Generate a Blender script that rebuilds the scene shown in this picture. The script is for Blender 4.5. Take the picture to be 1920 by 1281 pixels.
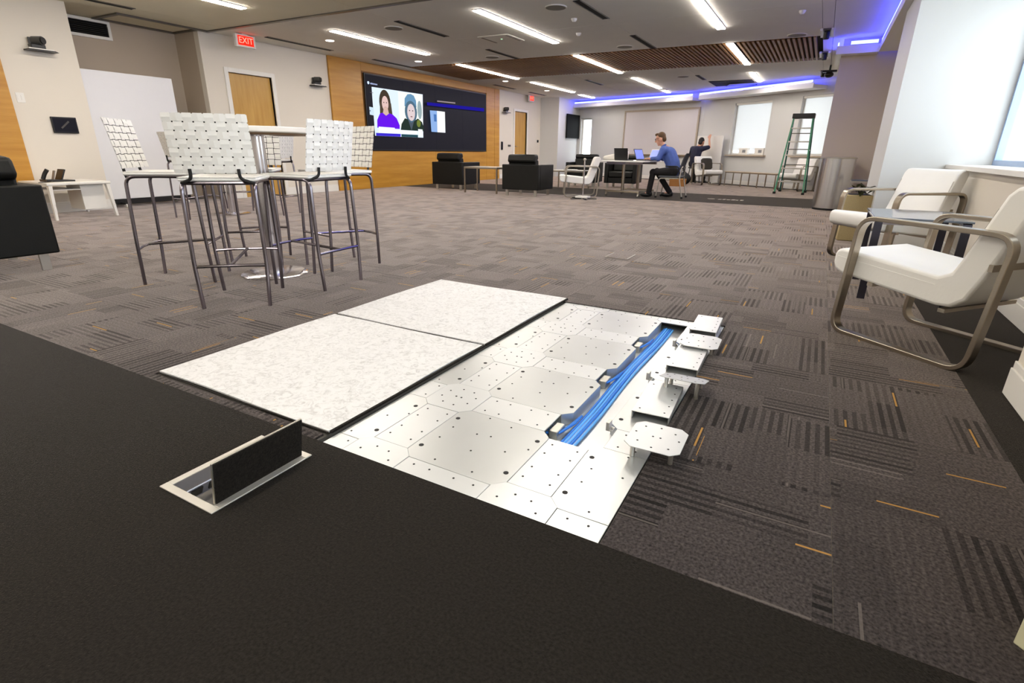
import bpy, bmesh, math, random
from math import sin, cos, pi, atan2, radians, sqrt
from mathutils import Vector, Matrix, noise
random.seed(7)
SC = bpy.context.scene
COL = SC.collection
for o in list(bpy.data.objects): bpy.data.objects.remove(o)

# ------------------------------------------------------------------ camera
CAM_H = 0.92
def cam_axes(th, ph, ro):
    cy, sy, cp, sp, cr, sr = cos(th), sin(th), cos(ph), sin(ph), cos(ro), sin(ro)
    f = Vector((sy*cp, cy*cp, -sp)); r = Vector((cy, -sy, 0)); d = f.cross(r)
    return cr*r + sr*d, -sr*r + cr*d, f
r_, d_, f_ = cam_axes(-0.50364476, 0.34723962, -0.01301039)
cd = bpy.data.cameras.new('camera'); cam = bpy.data.objects.new('camera', cd); COL.objects.link(cam)
M = Matrix((r_, -d_, -f_)).transposed().to_4x4(); M.translation = (0, 0, CAM_H)
cam.matrix_world = M
cd.sensor_width = 36; cd.lens = 992.26/1920*36; cd.clip_start = 0.05; cd.clip_end = 200
SC.camera = cam

# ------------------------------------------------------------------ light, exposure
SKY = 5.0
STRIP = 48.0
LED = 15.0
SC.view_settings.view_transform = 'Standard'; SC.view_settings.look = 'None'
SC.view_settings.gamma = 1; SC.view_settings.use_curve_mapping = False
SC.view_settings.exposure = 0.12
w = bpy.data.worlds.new('overcast_sky'); SC.world = w; w.use_nodes = True
bg = w.node_tree.nodes['Background']; bg.inputs[0].default_value = (0.92, 0.96, 1.0, 1); bg.inputs[1].default_value = SKY
SC.cycles.max_bounces = 8
try: SC.cycles.sample_clamp_indirect = 6
except Exception: pass

# ------------------------------------------------------------------ materials
def lin(h):
    if isinstance(h, (tuple, list)): return tuple(h) + (1,)
    v = [int(h[i:i+2], 16)/255 for i in (0, 2, 4)]
    return tuple(c/12.92 if c <= .04045 else ((c+.055)/1.055)**2.4 for c in v) + (1,)
class NT:
    def __init__(s, name):
        s.m = bpy.data.materials.new(name); s.m.use_nodes = True
        s.t = s.m.node_tree; s.b = s.t.nodes['Principled BSDF']; s.o = s.t.nodes['Material Output']
    def n(s, typ, **k):
        x = s.t.nodes.new(typ)
        for a, v in k.items():
            if a == 'ins':
                for i, val in v.items():
                    if isinstance(val, bpy.types.NodeSocket): s.t.links.new(val, x.inputs[i])
                    else: x.inputs[i].default_value = val
            else: setattr(x, a, v)
        return x
    def l(s, a, b): s.t.links.new(a, b)
    def math(s, op, a, b=0.0, c=None):
        ins = {0: a, 1: b}
        if c is not None: ins[2] = c
        return s.n('ShaderNodeMath', operation=op, ins=ins).outputs[0]
    def mix(s, fac, a, b):
        x = s.n('ShaderNodeMix', data_type='RGBA')
        for sock, v in ((x.inputs[0], fac), (x.inputs[6], a), (x.inputs[7], b)):
            if isinstance(v, bpy.types.NodeSocket): s.l(v, sock)
            else: sock.default_value = v
        return x.outputs[2]
def mat(name, col, rough=.5, metal=0., var=.06, scale=8., bump=0., bscale=200., sheen=0., emit=None, estr=0., spec=None, coat=0., stretch=None):
    t = NT(name); b = t.b
    c = lin(col)
    tc = t.n('ShaderNodeTexCoord'); src = tc.outputs['Object']
    if stretch:
        mp = t.n('ShaderNodeMapping', ins={0: src}); mp.inputs['Scale'].default_value = stretch; src = mp.outputs[0]
    nz = t.n('ShaderNodeTexNoise', ins={0: src}); nz.inputs['Scale'].default_value = scale; nz.inputs['Detail'].default_value = 4
    a = tuple(min(1, x*(1-var)) for x in c[:3]) + (1,); d = tuple(min(1, x*(1+var)) for x in c[:3]) + (1,)
    t.l(t.mix(nz.outputs[0], a, d), b.inputs['Base Color'])
    b.inputs['Roughness'].default_value = rough; b.inputs['Metallic'].default_value = metal
    if spec is not None: b.inputs['Specular IOR Level'].default_value = spec
    if sheen:
        b.inputs['Sheen Weight'].default_value = sheen; b.inputs['Sheen Roughness'].default_value = .24; b.inputs['Sheen Tint'].default_value = (1, .9, .8, 1)
    if coat: b.inputs['Coat Weight'].default_value = coat
    if bump:
        n2 = t.n('ShaderNodeTexNoise', ins={0: src}); n2.inputs['Scale'].default_value = bscale
        bp = t.n('ShaderNodeBump', ins={'Height': n2.outputs[0]}); bp.inputs['Strength'].default_value = bump; bp.inputs['Distance'].default_value = .004
        t.l(bp.outputs[0], b.inputs['Normal'])
    if emit:
        b.inputs['Emission Color'].default_value = lin(emit); b.inputs['Emission Strength'].default_value = estr
    return t.m
def emat(name, col, s):
    t = NT(name); t.b.inputs['Base Color'].default_value = (0, 0, 0, 1); t.b.inputs['Specular IOR Level'].default_value = 0
    t.b.inputs['Emission Color'].default_value = lin(col); t.b.inputs['Emission Strength'].default_value = s
    return t.m
def wood(name, c1, c2, stretch=(1, 1, 6), scale=3., rough=.35):
    t = NT(name); tc = t.n('ShaderNodeTexCoord')
    mp = t.n('ShaderNodeMapping', ins={0: tc.outputs['Object']}); mp.inputs['Scale'].default_value = stretch
    nz = t.n('ShaderNodeTexNoise', ins={0: mp.outputs[0]}); nz.inputs['Scale'].default_value = scale; nz.inputs['Detail'].default_value = 8; nz.inputs['Roughness'].default_value = .65
    rp = t.n('ShaderNodeValToRGB', ins={0: nz.outputs[0]}); rp.color_ramp.elements[0].position = .3; rp.color_ramp.elements[1].position = .7
    rp.color_ramp.elements[0].color = lin(c1); rp.color_ramp.elements[1].color = lin(c2)
    t.l(rp.outputs[0], t.b.inputs['Base Color']); t.b.inputs['Roughness'].default_value = rough
    return t.m
def carpet_pattern():
    t = NT('patterned_carpet'); uv = t.n('ShaderNodeUVMap').outputs[0]
    sp = t.n('ShaderNodeSeparateXYZ', ins={0: uv}); u, v = sp.outputs[0], sp.outputs[1]
    tu, tv = t.math('FLOOR', u), t.math('FLOOR', v); fu, fv = t.math('FRACT', u), t.math('FRACT', v)
    def white(x, y, z, ww):
        cb = t.n('ShaderNodeCombineXYZ', ins={0: x, 1: y, 2: z})
        return t.n('ShaderNodeTexWhiteNoise', noise_dimensions='4D', ins={'Vector': cb.outputs[0], 'W': ww}).outputs[0]
    tid = t.math('MULTIPLY_ADD', tv, 57.0, tu)
    g = t.math('FLOOR', t.math('MULTIPLY', fu, 4.0))
    off = white(g, 3.0, 1.0, tid)
    b = t.math('FLOOR', t.math('ADD', t.math('MULTIPLY', fv, 2.2), t.math('MULTIPLY', off, 2.0)))
    si = t.math('FLOOR', t.math('MULTIPLY', fu, 34.0))
    style = white(g, b, 7.0, tid)
    st = t.math('GREATER_THAN', style, .60)
    alt = t.math('MODULO', si, 2.0)
    rnd = white(si, b, 11.0, tid)
    # stripe depth: strong in striped blocks, faint elsewhere
    dark = t.math('MULTIPLY', alt, t.math('MULTIPLY_ADD', st, .66, .16))
    dark = t.math('MULTIPLY', dark, t.math('MULTIPLY_ADD', rnd, .5, .5))
    tone = white(g, b, 23.0, tid)
    val = t.math('SUBTRACT', t.math('MULTIPLY_ADD', tone, .22, .92), dark)
    geo = t.n('ShaderNodeTexCoord').outputs['Object']
    fib = t.n('ShaderNodeTexNoise', ins={0: geo}); fib.inputs['Scale'].default_value = 130; fib.inputs['Detail'].default_value = 2
    val = t.math('MULTIPLY', val, t.math('MAXIMUM', t.math('MULTIPLY_ADD', fib.outputs[0], 2.8, -.4), .15))
    col = t.n('ShaderNodeVectorMath', operation='SCALE', ins={0: (.043, .0355, .0345), 'Scale': val}).outputs[0]
    gold = t.math('MULTIPLY', t.math('GREATER_THAN', white(si, b, 31.0, tid), .984), 1.0)
    lite = t.math('MULTIPLY', t.math('GREATER_THAN', white(si, b, 41.0, tid), .962), .5)
    # gold lines cover only part of their band
    seg = t.math('LESS_THAN', t.math('FRACT', t.math('ADD', t.math('MULTIPLY', fv, 2.2), t.math('MULTIPLY', off, 2.0))), .62)
    fs = t.math('FRACT', t.math('MULTIPLY', fu, 34.0))
    thin = t.math('MULTIPLY', t.math('GREATER_THAN', fs, .2), t.math('LESS_THAN', fs, .65))
    gold = t.math('MULTIPLY', t.math('MULTIPLY', gold, seg), thin)
    lite = t.math('MULTIPLY', lite, thin)
    col = t.mix(lite, col, (.17, .145, .13, 1))
    col = t.mix(gold, col, (.36, .19, .05, 1))
    t.l(col, t.b.inputs['Base Color'])
    t.b.inputs['Roughness'].default_value = .95; t.b.inputs['Specular IOR Level'].default_value = .15
    sh = t.n('ShaderNodeBsdfSheen'); sh.inputs['Color'].default_value = (1.0, .84, .72, 1); sh.inputs['Roughness'].default_value = .30
    svc = t.n('ShaderNodeVectorMath', operation='SCALE', ins={0: (1.0, .86, .76), 'Scale': t.math('MULTIPLY_ADD', val, .6, .40)}).outputs[0]; t.l(t.mix(gold, svc, (1, .7, .3, 1)), sh.inputs['Color'])
    ad = t.n('ShaderNodeAddShader'); t.l(t.b.outputs[0], ad.inputs[0]); t.l(sh.outputs[0], ad.inputs[1]); t.l(ad.outputs[0], t.o.inputs[0])
    bp = t.n('ShaderNodeBump', ins={'Height': fib.outputs[0]}); bp.inputs['Strength'].default_value = .5; bp.inputs['Distance'].default_value = .004
    t.l(bp.outputs[0], t.b.inputs['Normal'])
    return t.m
MT = {}
MT['carpet'] = carpet_pattern()
MT['black_carpet'] = mat('black_carpet', (.017, .0142, .0118), .95, var=.95, scale=140, bump=.6, bscale=260, sheen=.22, spec=.1)
MT['concrete'] = mat('subfloor', '55504a', .9)
MT['wall'] = mat('wall_paint', 'e4dccf', .6, var=.02, scale=2)
MT['wall_cool'] = mat('wall_paint_cool', 'd9d8d6', .6, var=.02, scale=2)
MT['wall_grey'] = mat('wall_paint_grey', 'b9aa98', .6, var=.03, scale=2)
MT['pier'] = mat('pier_paint', 'd2d2d1', .55, var=.02, scale=2)
MT['pier_far'] = mat('far_pier_paint', 'c8bcae', .6, var=.02, scale=2)
MT['white'] = mat('white_paint', 'efece6', .4, var=.02)
MT['ceil'] = mat('ceiling_board', 'f2eee6', .8, var=.03, scale=3)
MT['ceil_warm'] = mat('ceiling_board_warm', 'f2ead2', .8, var=.03, scale=3)
MT['ceil_dark'] = mat('plenum_dark', '1c1a18', .9)
MT['track'] = mat('grey_track', '6f6a60', .4, metal=.6)
MT['black'] = mat('black_plastic', '141414', .4)
MT['leather'] = mat('black_leather', '121210', .5, spec=.3, var=.25, scale=12, bump=.15, bscale=90)
MT['white_leather'] = mat('white_leather', 'f0eeea', .45, var=.02, bump=.1, bscale=70)
MT['chrome'] = mat('chrome', 'd2cfd4', .18, metal=1.0)
MT['dchrome'] = mat('chrome_tube', '8a848c', .2, metal=1.0)
MT['nickel'] = mat('brushed_nickel', 'a69c8e', .32, metal=1.0, stretch=(1, 1, 30))
MT['steel'] = mat('galvanised_steel', (.54, .55, .545), .32, metal=.65, var=.05, scale=5)
MT['steel2'] = mat('galvanised_steel_bright', (.60, .61, .61), .36, metal=.55, var=.04, scale=5)
MT['bin'] = mat('brushed_bin_steel', 'd4d6da', .24, metal=1.0)
MT['alu'] = mat('aluminium', 'c9c5bd', .35, metal=.9)
MT['wood'] = wood('honey_wood', 'b57d22', 'cf9a3e', (1, .35, 5), 2.2)
MT['door_wood'] = wood('maple_door', 'bb8b3c', 'd0a558', (1, 5, .5), 2.0)
MT['slat'] = wood('dark_slat_wood', '7d5226', 'a37640', (6, .4, 1), 3.0, .5)
MT['felt'] = None
t = NT('white_felt'); tc = t.n('ShaderNodeTexCoord')
n1 = t.n('ShaderNodeTexNoise', ins={0: tc.outputs['Object']}); n1.inputs['Scale'].default_value = 26; n1.inputs['Detail'].default_value = 9; n1.inputs['Roughness'].default_value = .75; n1.inputs['Distortion'].default_value = 1.5
rp = t.n('ShaderNodeValToRGB', ins={0: n1.outputs[0]}); rp.color_ramp.elements[0].position = .28; rp.color_ramp.elements[1].position = .52
rp.color_ramp.elements[0].color = lin('aaa8a6'); rp.color_ramp.elements[1].color = lin('d9d8d7')
t.l(rp.outputs[0], t.b.inputs['Base Color']); t.b.inputs['Roughness'].default_value = .95
MT['felt'] = t.m
MT['rubber'] = mat('black_rubber', '101010', .7)
MT['cable'] = mat('blue_cable', '62aef6', .45)
MT['cable2'] = mat('deep_blue_cable', '2f7ad8', .45)
MT['glass_dark'] = mat('smoked_glass', '5d6878', .08, spec=.8)
MT['strip'] = emat('strip_light', 'fff6ea', STRIP)
MT['down'] = emat('downlight', 'fff0dd', 8)
MT['led'] = emat('blue_led', (.060, .075, 1.0), LED)
MT['exit'] = emat('exit_red', (1.0, .02, .01), 1.6)
MT['exit_letter'] = emat('exit_letters', (1.0, .22, .16), 2.2)
MT['screen'] = mat('screen_black', '0c0c12', .55, spec=.15, emit='14141f', estr=.6)
def scr(n, c, s=1.0): return emat('picture_'+n, c, s)
MT['lad'] = mat('green_fibreglass', '3f9a72', .4)
MT['lad_shaded'] = mat('shaded_green_fibreglass', '1d5a50', .4)  # rear rails: same green fibreglass with their shade put into the colour
MT['blue_shirt'] = mat('blue_shirt', '5068ae', .8, var=.15, scale=25)
MT['navy'] = mat('navy_shirt', '191a33', .8, var=.2, scale=25)
MT['trousers'] = mat('black_trousers', '151214', .85)
MT['skin'] = mat('skin', 'd9a184', .5)
MT['hair'] = mat('brown_hair', '5a3f22', .6, var=.4, scale=60)
MT['hair_d'] = mat('dark_hair', '1b1512', .6, var=.3, scale=60)
MT['tan'] = mat('woven_tan', 'a8946a', .85, var=.25, scale=120, bump=.4, bscale=150)
MT['leaf'] = mat('dark_leaf', '3a3c1c', .5, var=.4, scale=20)
MT['orange_box'] = mat('brown_cardboard', 'a8743c', .8)
MT['grey_mesh'] = mat('grey_mesh', '4a4c50', .7)
MT['screen_blue'] = mat('laptop_screen', '6f7fd0', .3, emit='8fa0ff', estr=.5)
MT['shade'] = None
t = NT('roller_shade'); t.t.nodes.remove(t.b)
df = t.n('ShaderNodeBsdfDiffuse'); df.inputs[0].default_value = (.85, .85, .85, 1)
tl = t.n('ShaderNodeBsdfTranslucent'); tl.inputs[0].default_value = (.9, .9, .9, 1)
ms = t.n('ShaderNodeMixShader', ins={0: .62}); t.l(df.outputs[0], ms.inputs[1]); t.l(tl.outputs[0], ms.inputs[2]); t.l(ms.outputs[0], t.o.inputs[0])
MT['shade'] = t.m
t = NT('window_glass'); t.t.nodes.remove(t.b)
gl = t.n('ShaderNodeBsdfGlossy'); gl.inputs[1].default_value = .02
tr = t.n('ShaderNodeBsdfTransparent'); tr.inputs[0].default_value = (.94, .97, .98, 1)
ms = t.n('ShaderNodeMixShader', ins={0: .06}); t.l(tr.outputs[0], ms.inputs[1]); t.l(gl.outputs[0], ms.inputs[2]); t.l(ms.outputs[0], t.o.inputs[0])
MT['glass'] = t.m

# ------------------------------------------------------------------ mesh builder
class MB:
    def __init__(s): s.v = []; s.f = []; s.uv = {}
    def add(s, vs, fs):
        k = len(s.v); s.v += [tuple(x) for x in vs]; s.f += [tuple(i+k for i in f) for f in fs]; return s
    def box(s, a, b):
        x0, y0, z0 = a; x1, y1, z1 = b
        return s.add([(x0,y0,z0),(x1,y0,z0),(x1,y1,z0),(x0,y1,z0),(x0,y0,z1),(x1,y0,z1),(x1,y1,z1),(x0,y1,z1)],
                     [(0,3,2,1),(4,5,6,7),(0,1,5,4),(1,2,6,5),(2,3,7,6),(3,0,4,7)])
    def obox(s, c, ax, ay, az):   # centre and half-axes
        c, ax, ay, az = map(Vector, (c, ax, ay, az))
        vs = [c+sx*ax+sy*ay+sz*az for sz in (-1,1) for (sx,sy) in ((-1,-1),(1,-1),(1,1),(-1,1))]
        return s.add(vs, [(0,3,2,1),(4,5,6,7),(0,1,5,4),(1,2,6,5),(2,3,7,6),(3,0,4,7)])
    def bar(s, p, q, w, h, up=(0,0,1)):
        p, q = Vector(p), Vector(q); d = q-p; L = d.length; d.normalize(); up = Vector(up)
        if abs(d.dot(up)) > .99: up = Vector((1,0,0))
        sx = d.cross(up).normalized(); sz = sx.cross(d)
        return s.obox((p+q)/2, d*L/2, sx*w/2, sz*h/2)
    def prism(s, poly, z0, z1):
        n = len(poly)
        return s.add([(x,y,z0) for x,y in poly]+[(x,y,z1) for x,y in poly],
                     [tuple(range(n-1,-1,-1)), tuple(range(n,2*n))]+[(i,(i+1)%n,n+(i+1)%n,n+i) for i in range(n)])
    def prismx(s, poly, x0, x1):  # polygon in (y,z), extruded along x
        n = len(poly)
        return s.add([(x0,y,z) for y,z in poly]+[(x1,y,z) for y,z in poly],
                     [tuple(range(n)), tuple(range(2*n-1,n-1,-1))]+[(i,n+i,n+(i+1)%n,(i+1)%n) for i in range(n)])
    def tube(s, path, r, n=8, closed=False, caps=True):
        P = [Vector(p) for p in path]; m = len(P); R = r if isinstance(r, (list, tuple)) else [r]*m
        prev = None; k0 = len(s.v); vs = []
        for i in range(m):
            a = P[i-1] if (i or closed) else P[i]; b = P[(i+1) % m] if (i < m-1 or closed) else P[i]
            d = (b-a).normalized()
            if prev is None:
                up = Vector((0,0,1)) if abs(d.z) < .9 else Vector((1,0,0)); x = d.cross(up).normalized()
            else:
                x = (prev - d*prev.dot(d)).normalized()
            prev = x; y = d.cross(x)
            vs += [P[i]+R[i]*(cos(2*pi*j/n)*x+sin(2*pi*j/n)*y) for j in range(n)]
        fs = []
        for i in range(m if closed else m-1):
            for j in range(n):
                a = i*n+j; b = i*n+(j+1) % n; c = ((i+1) % m)*n
                fs.append((a, b, c+(j+1) % n, c+j))
        if caps and not closed: fs += [tuple(range(n-1,-1,-1)), tuple(range((m-1)*n, m*n))]
        return s.add(vs, fs)
    def lathe(s, prof, n=32, c=(0,0), sx=1., sy=1.):
        vs = [(c[0]+r*sx*cos(2*pi*j/n), c[1]+r*sy*sin(2*pi*j/n), z) for r, z in prof for j in range(n)]
        m = len(prof); fs = [(i*n+j, i*n+(j+1)%n, (i+1)*n+(j+1)%n, (i+1)*n+j) for i in range(m-1) for j in range(n)]
        fs += [tuple(range(n-1,-1,-1)), tuple(range((m-1)*n, m*n))]
        return s.add(vs, fs)
    def ell(s, c, r, n=16, m=10, rot=None):
        vs = []; c = Vector(c)
        for i in range(1, m):
            a = pi*i/m
            for j in range(n):
                p = Vector((r[0]*sin(a)*cos(2*pi*j/n), r[1]*sin(a)*sin(2*pi*j/n), r[2]*cos(a)))
                if rot: p = rot @ p
                vs.append(c+p)
        t, b = Vector((0,0,r[2])), Vector((0,0,-r[2]))
        if rot: t, b = rot@t, rot@b
        vs += [c+t, c+b]; q = len(vs)
        fs = [(i*n+j, (i+1)*n+j, (i+1)*n+(j+1)%n, i*n+(j+1)%n) for i in range(m-2) for j in range(n)]
        fs += [(q-2, j, (j+1)%n) for j in range(n)] + [(q-1, (m-2)*n+(j+1)%n, (m-2)*n+j) for j in range(n)]
        return s.add(vs, fs)
    def sweep_rect(s, path, x, w, t, closed=True):   # planar path in (y,z) at x; w lateral, t in plane
        m = len(path); vs = []
        for i in range(m):
            a = Vector(path[i-1] if (i or closed) else path[i]); b = Vector(path[(i+1)%m] if (i<m-1 or closed) else path[i])
            d = (b-a).normalized(); nn = Vector((-d.y, d.x)); p = Vector(path[i])
            for (sw, st) in ((-1,-1),(1,-1),(1,1),(-1,1)):
                q = p+nn*(st*t/2); vs.append((x+sw*w/2, q.x, q.y))
        fs = []
        for i in range(m if closed else m-1):
            for j in range(4):
                k = ((i+1)%m)*4
                fs.append((i*4+j, i*4+(j+1)%4, k+(j+1)%4, k+j))
        if not closed: fs += [(3,2,1,0), tuple(range((m-1)*4, m*4))]
        return s.add(vs, fs)
    def mesh(s, name, m=None):
        me = bpy.data.meshes.new(name); me.from_pydata(s.v, [], s.f); me.update()
        bm = bmesh.new(); bm.from_mesh(me); bmesh.ops.recalc_face_normals(bm, faces=bm.faces); bm.to_mesh(me); bm.free()
        if m: me.materials.append(MT[m] if isinstance(m, str) else m)
        return me
def fillet(pts, r, n=5, closed=False):
    P = [Vector(p) for p in pts]; out = []; m = len(P)
    for i in range(m):
        if not closed and i in (0, m-1): out.append(P[i]); continue
        a, b, c = P[i-1], P[i], P[(i+1)%m]
        u, v = (a-b), (c-b); rr = min(r, u.length*.49, v.length*.49); u.normalize(); v.normalize()
        p, q = b+u*rr, b+v*rr
        for k in range(n+1):
            tt = k/n; out.append((1-tt)**2*p + 2*tt*(1-tt)*b + tt*tt*q)
    return out
def obj(name, mb, m, parent=None, bevel=0., smooth=False, seg=2, loc=None, rotz=None):
    me = mb.mesh(name, m) if isinstance(mb, MB) else mb
    o = bpy.data.objects.new(name, me); COL.objects.link(o)
    if parent: o.parent = parent
    if loc: o.location = loc
    if rotz is not None: o.rotation_euler = (0, 0, rotz)
    if bevel:
        bv = o.modifiers.new('bevel', 'BEVEL'); bv.width = bevel; bv.segments = seg; bv.limit_method = 'ANGLE'; bv.angle_limit = radians(35)
    if smooth or bevel:
        for p in me.polygons: p.use_smooth = True
        if hasattr(me, 'set_sharp_from_angle'): me.set_sharp_from_angle(angle=radians(40))
    return o
def tag(o, label, cat, group=None):
    o['label'] = label; o['category'] = cat
    if group: o['group'] = group
    return o
def thing(name, label, cat, loc=(0,0,0), rotz=0., group=None):
    o = bpy.data.objects.new(name, None); COL.objects.link(o); o.location = loc; o.rotation_euler = (0, 0, rotz)
    o.empty_display_size = .1
    return tag(o, label, cat, group)
def struct(name, mb, m, parent=None, **k):
    o = obj(name, mb, m, parent, **k)
    if not parent: o['kind'] = 'structure'
    return o
def dup(root, loc, rotz, label=None):
    r = root.copy(); COL.objects.link(r); r.location = loc; r.rotation_euler = (0, 0, rotz)
    if label: r['label'] = label
    for ch in list(root.children):
        c = ch.copy(); COL.objects.link(c); c.parent = r
        for g in ch.children:
            d = g.copy(); COL.objects.link(d); d.parent = c
    return r
def yaw(fx, fy): return atan2(-fx, fy)
def text_mesh(body, size, m, ext=.002, align='CENTER'):
    cu = bpy.data.curves.new('t', 'FONT'); cu.body = body; cu.size = size; cu.extrude = ext; cu.align_x = align; cu.align_y = 'CENTER'
    to = bpy.data.objects.new('t', cu); COL.objects.link(to)
    bpy.context.view_layer.update()
    me = bpy.data.meshes.new_from_object(to.evaluated_get(bpy.context.evaluated_depsgraph_get()))
    bpy.data.objects.remove(to); bpy.data.curves.remove(cu)
    me.materials.clear(); me.materials.append(MT[m] if isinstance(m, str) else m)
    return me

# ================================================================== FLOOR
XW = -9.49; XB = .694; YF = 1.045; TP = .5065; YB0 = 11.15; YB1 = 13.5
CT = .008    # carpet thickness
PZ = -.006   # top of the steel plates
floor = MB()
floor.box((-10.6, -3.2, -.20), (2.0, 22.5, -.075))
floor = struct('floor', floor, 'concrete')
def slabs(rects, z0=-.075, z1=0.):
    m = MB()
    for x0, y0, x1, y1 in rects: m.box((x0, y0, z0), (x1, y1, z1))
    return m
# near black border with the hole for the floor box
BX0, BX1, BY0, BY1 = -1.488, -1.258, .640, .962
border = slabs([(-10.3, -3, BX0, YF), (BX1, -3, XB, YF), (BX0, -3, BX1, BY0), (BX0, BY1, BX1, YF)])
obj('carpet_border', border, 'black_carpet', floor)
obj('carpet_border', slabs([(XB, -3, 1.6, 17.5)]), 'black_carpet', floor)
obj('carpet_border', slabs([(-9.9, YB0, XB, YB1)]), 'black_carpet', floor)
# solid bed under the tile field (not under the steel plates)
PX0, PXM, PX1, PY0, PY1 = -2.352, -1.300, -.322, YF, 3.085
obj('floor_bed', slabs([(-10.3, YF, PX0, YB0), (PX1, YF, XB, YB0), (PX0, PY1, PX1, YB0), (PX0, PY0, PXM-.02, PY1)], -.075, -CT), 'concrete', floor)
# carpet tiles, quarter turned
def tile_mesh(idx, w=TP, h=TP, var=(0, 0)):
    m = MB(); m.box((-w/2+.0006, -h/2+.0006, -CT), (w/2-.0006, h/2-.0006, 0)); me = m.mesh('carpet_tile', 'carpet')
    ul = me.uv_layers.new(name='UVMap')
    for p in me.polygons:
        for li in p.loop_indices:
            c = me.vertices[me.loops[li].vertex_index].co
            ul.data[li].uv = (var[0]+min(.9999, max(.0001, c.x/TP+.5)), var[1]+min(.9999, max(.0001, c.y/TP+.5)))
    return me
tile_vars = [tile_mesh(i, var=(i*3+1, i*7+2)) for i in range(20)]
cells = []
for j in range(20):
    y0 = YF+j*TP
    for i in range(20):
        x1 = XB-i*TP; cx, cy = x1-TP/2, y0+TP/2
        if PX0+.02 < cx < PX1-.02 and cy < PY1: continue
        if cy+TP/2 > YB0+.05: continue
        cells.append((cx*cx+cy*cy, cx, cy, i, j))
cells.sort()
for k, (d, cx, cy, i, j) in enumerate(cells[:300]):
    o = bpy.data.objects.new('carpet_tile', tile_vars[random.randrange(20)]); COL.objects.link(o); o.parent = floor
    o.location = (cx, cy, 0); o.rotation_euler = (0, 0, ((i+j) % 2)*pi/2 + pi*random.randrange(2))
def far_field(rects, name):
    vs, fs, uvs = [], [], []
    for (x0, y0, x1, y1, q) in rects:
        k = len(vs); vs += [(x0,y0,0),(x1,y0,0),(x1,y1,0),(x0,y1,0),(x0,y0,-CT),(x1,y0,-CT),(x1,y1,-CT),(x0,y1,-CT)]
        a, b = random.randrange(1, 60), random.randrange(1, 60)
        e, f = .0005, min(.9995, (x1-x0)/TP)
        c = [(a+e, b+e), (a+f, b+e), (a+f, b+.9995), (a+e, b+.9995)]
        if q: c = c[1:]+c[:1]
        for idx in ((0,1,2,3),(4,7,6,5),(0,4,5,1),(1,5,6,2),(2,6,7,3),(3,7,4,0)):
            fs.append(tuple(k+t for t in idx)); uvs += [c[t % 4] for t in idx]
    me = bpy.data.meshes.new(name); me.from_pydata(vs, [], fs); me.update()
    ul = me.uv_layers.new(name='UVMap')
    for li, uvv in enumerate(uvs): ul.data[li].uv = uvv
    me.materials.append(MT['carpet'])
    o = bpy.data.objects.new(name, me); COL.objects.link(o); o.parent = floor; o['kind'] = 'stuff'
    return o
rest = [(cx-TP/2, cy-TP/2, cx+TP/2, cy+TP/2, (i+j) % 2) for d, cx, cy, i, j in cells[300:]]
xl = XB-20*TP
for j in range(20): rest.append((xl-TP, YF+j*TP, xl, YF+(j+1)*TP, j % 2))
for j in range(19):
    for i in range(23):
        x1 = XB-i*TP; y0 = YB1+j*TP
        rest.append((x1-TP, y0, x1, y0+TP, (i+j) % 2))
far_field(rest, 'carpet_field')
far_field([(PX0+.001+k*TP, YF, min(PX0+.001+(k+1)*TP, PXM-.03), 1.085, 0) for k in range(3)], 'carpet_strip')
obj('floor_bed', slabs([(-11, YB1, XB, 23.2)], -.075, -CT), 'concrete', floor)
# pale printed marks on the far black band
mk = MB(); mk.lathe([(.075, .0005), (.075, .003)], 16, c=(-1.93, 12.15))
for k, ww in enumerate((.06, .05, .06, .07, .05, .06)):
    x = -1.78+k*.085; mk.box((x, 12.05, .0005), (x+ww, 12.25 if k % 2 else 12.18, .003))
obj('floor_lettering', mk, mat('pale_print', 'a39c92', .8), floor)
# dark carpet strip along the far walls
WA0, WC, WB1 = Vector((-8.75, 21.1)), Vector((-3.63, 19.3)), Vector((.85, 16.07))
def along(p, q, s, out):   # point at arc length s from p, offset out (positive = into the room)
    u = (q-p).normalized(); n = Vector((u.y, -u.x))
    return p+u*s+n*out
def wallbox(m, p, q, s0, s1, o0, o1, z0, z1):
    a, b, c, d = along(p,q,s0,o0), along(p,q,s1,o0), along(p,q,s1,o1), along(p,q,s0,o1)
    m.prism([tuple(a), tuple(b), tuple(c), tuple(d)], z0, z1)
LA, LB = (WC-WA0).length, (WB1-WC).length
m = MB(); wallbox(m, WA0, WC, 0, LA-.12, .0, .38, .0002, .004); wallbox(m, WC, WB1, .12, LB, .0, .38, .0002, .004)
obj('carpet_border', m, 'black_carpet', floor)

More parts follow.
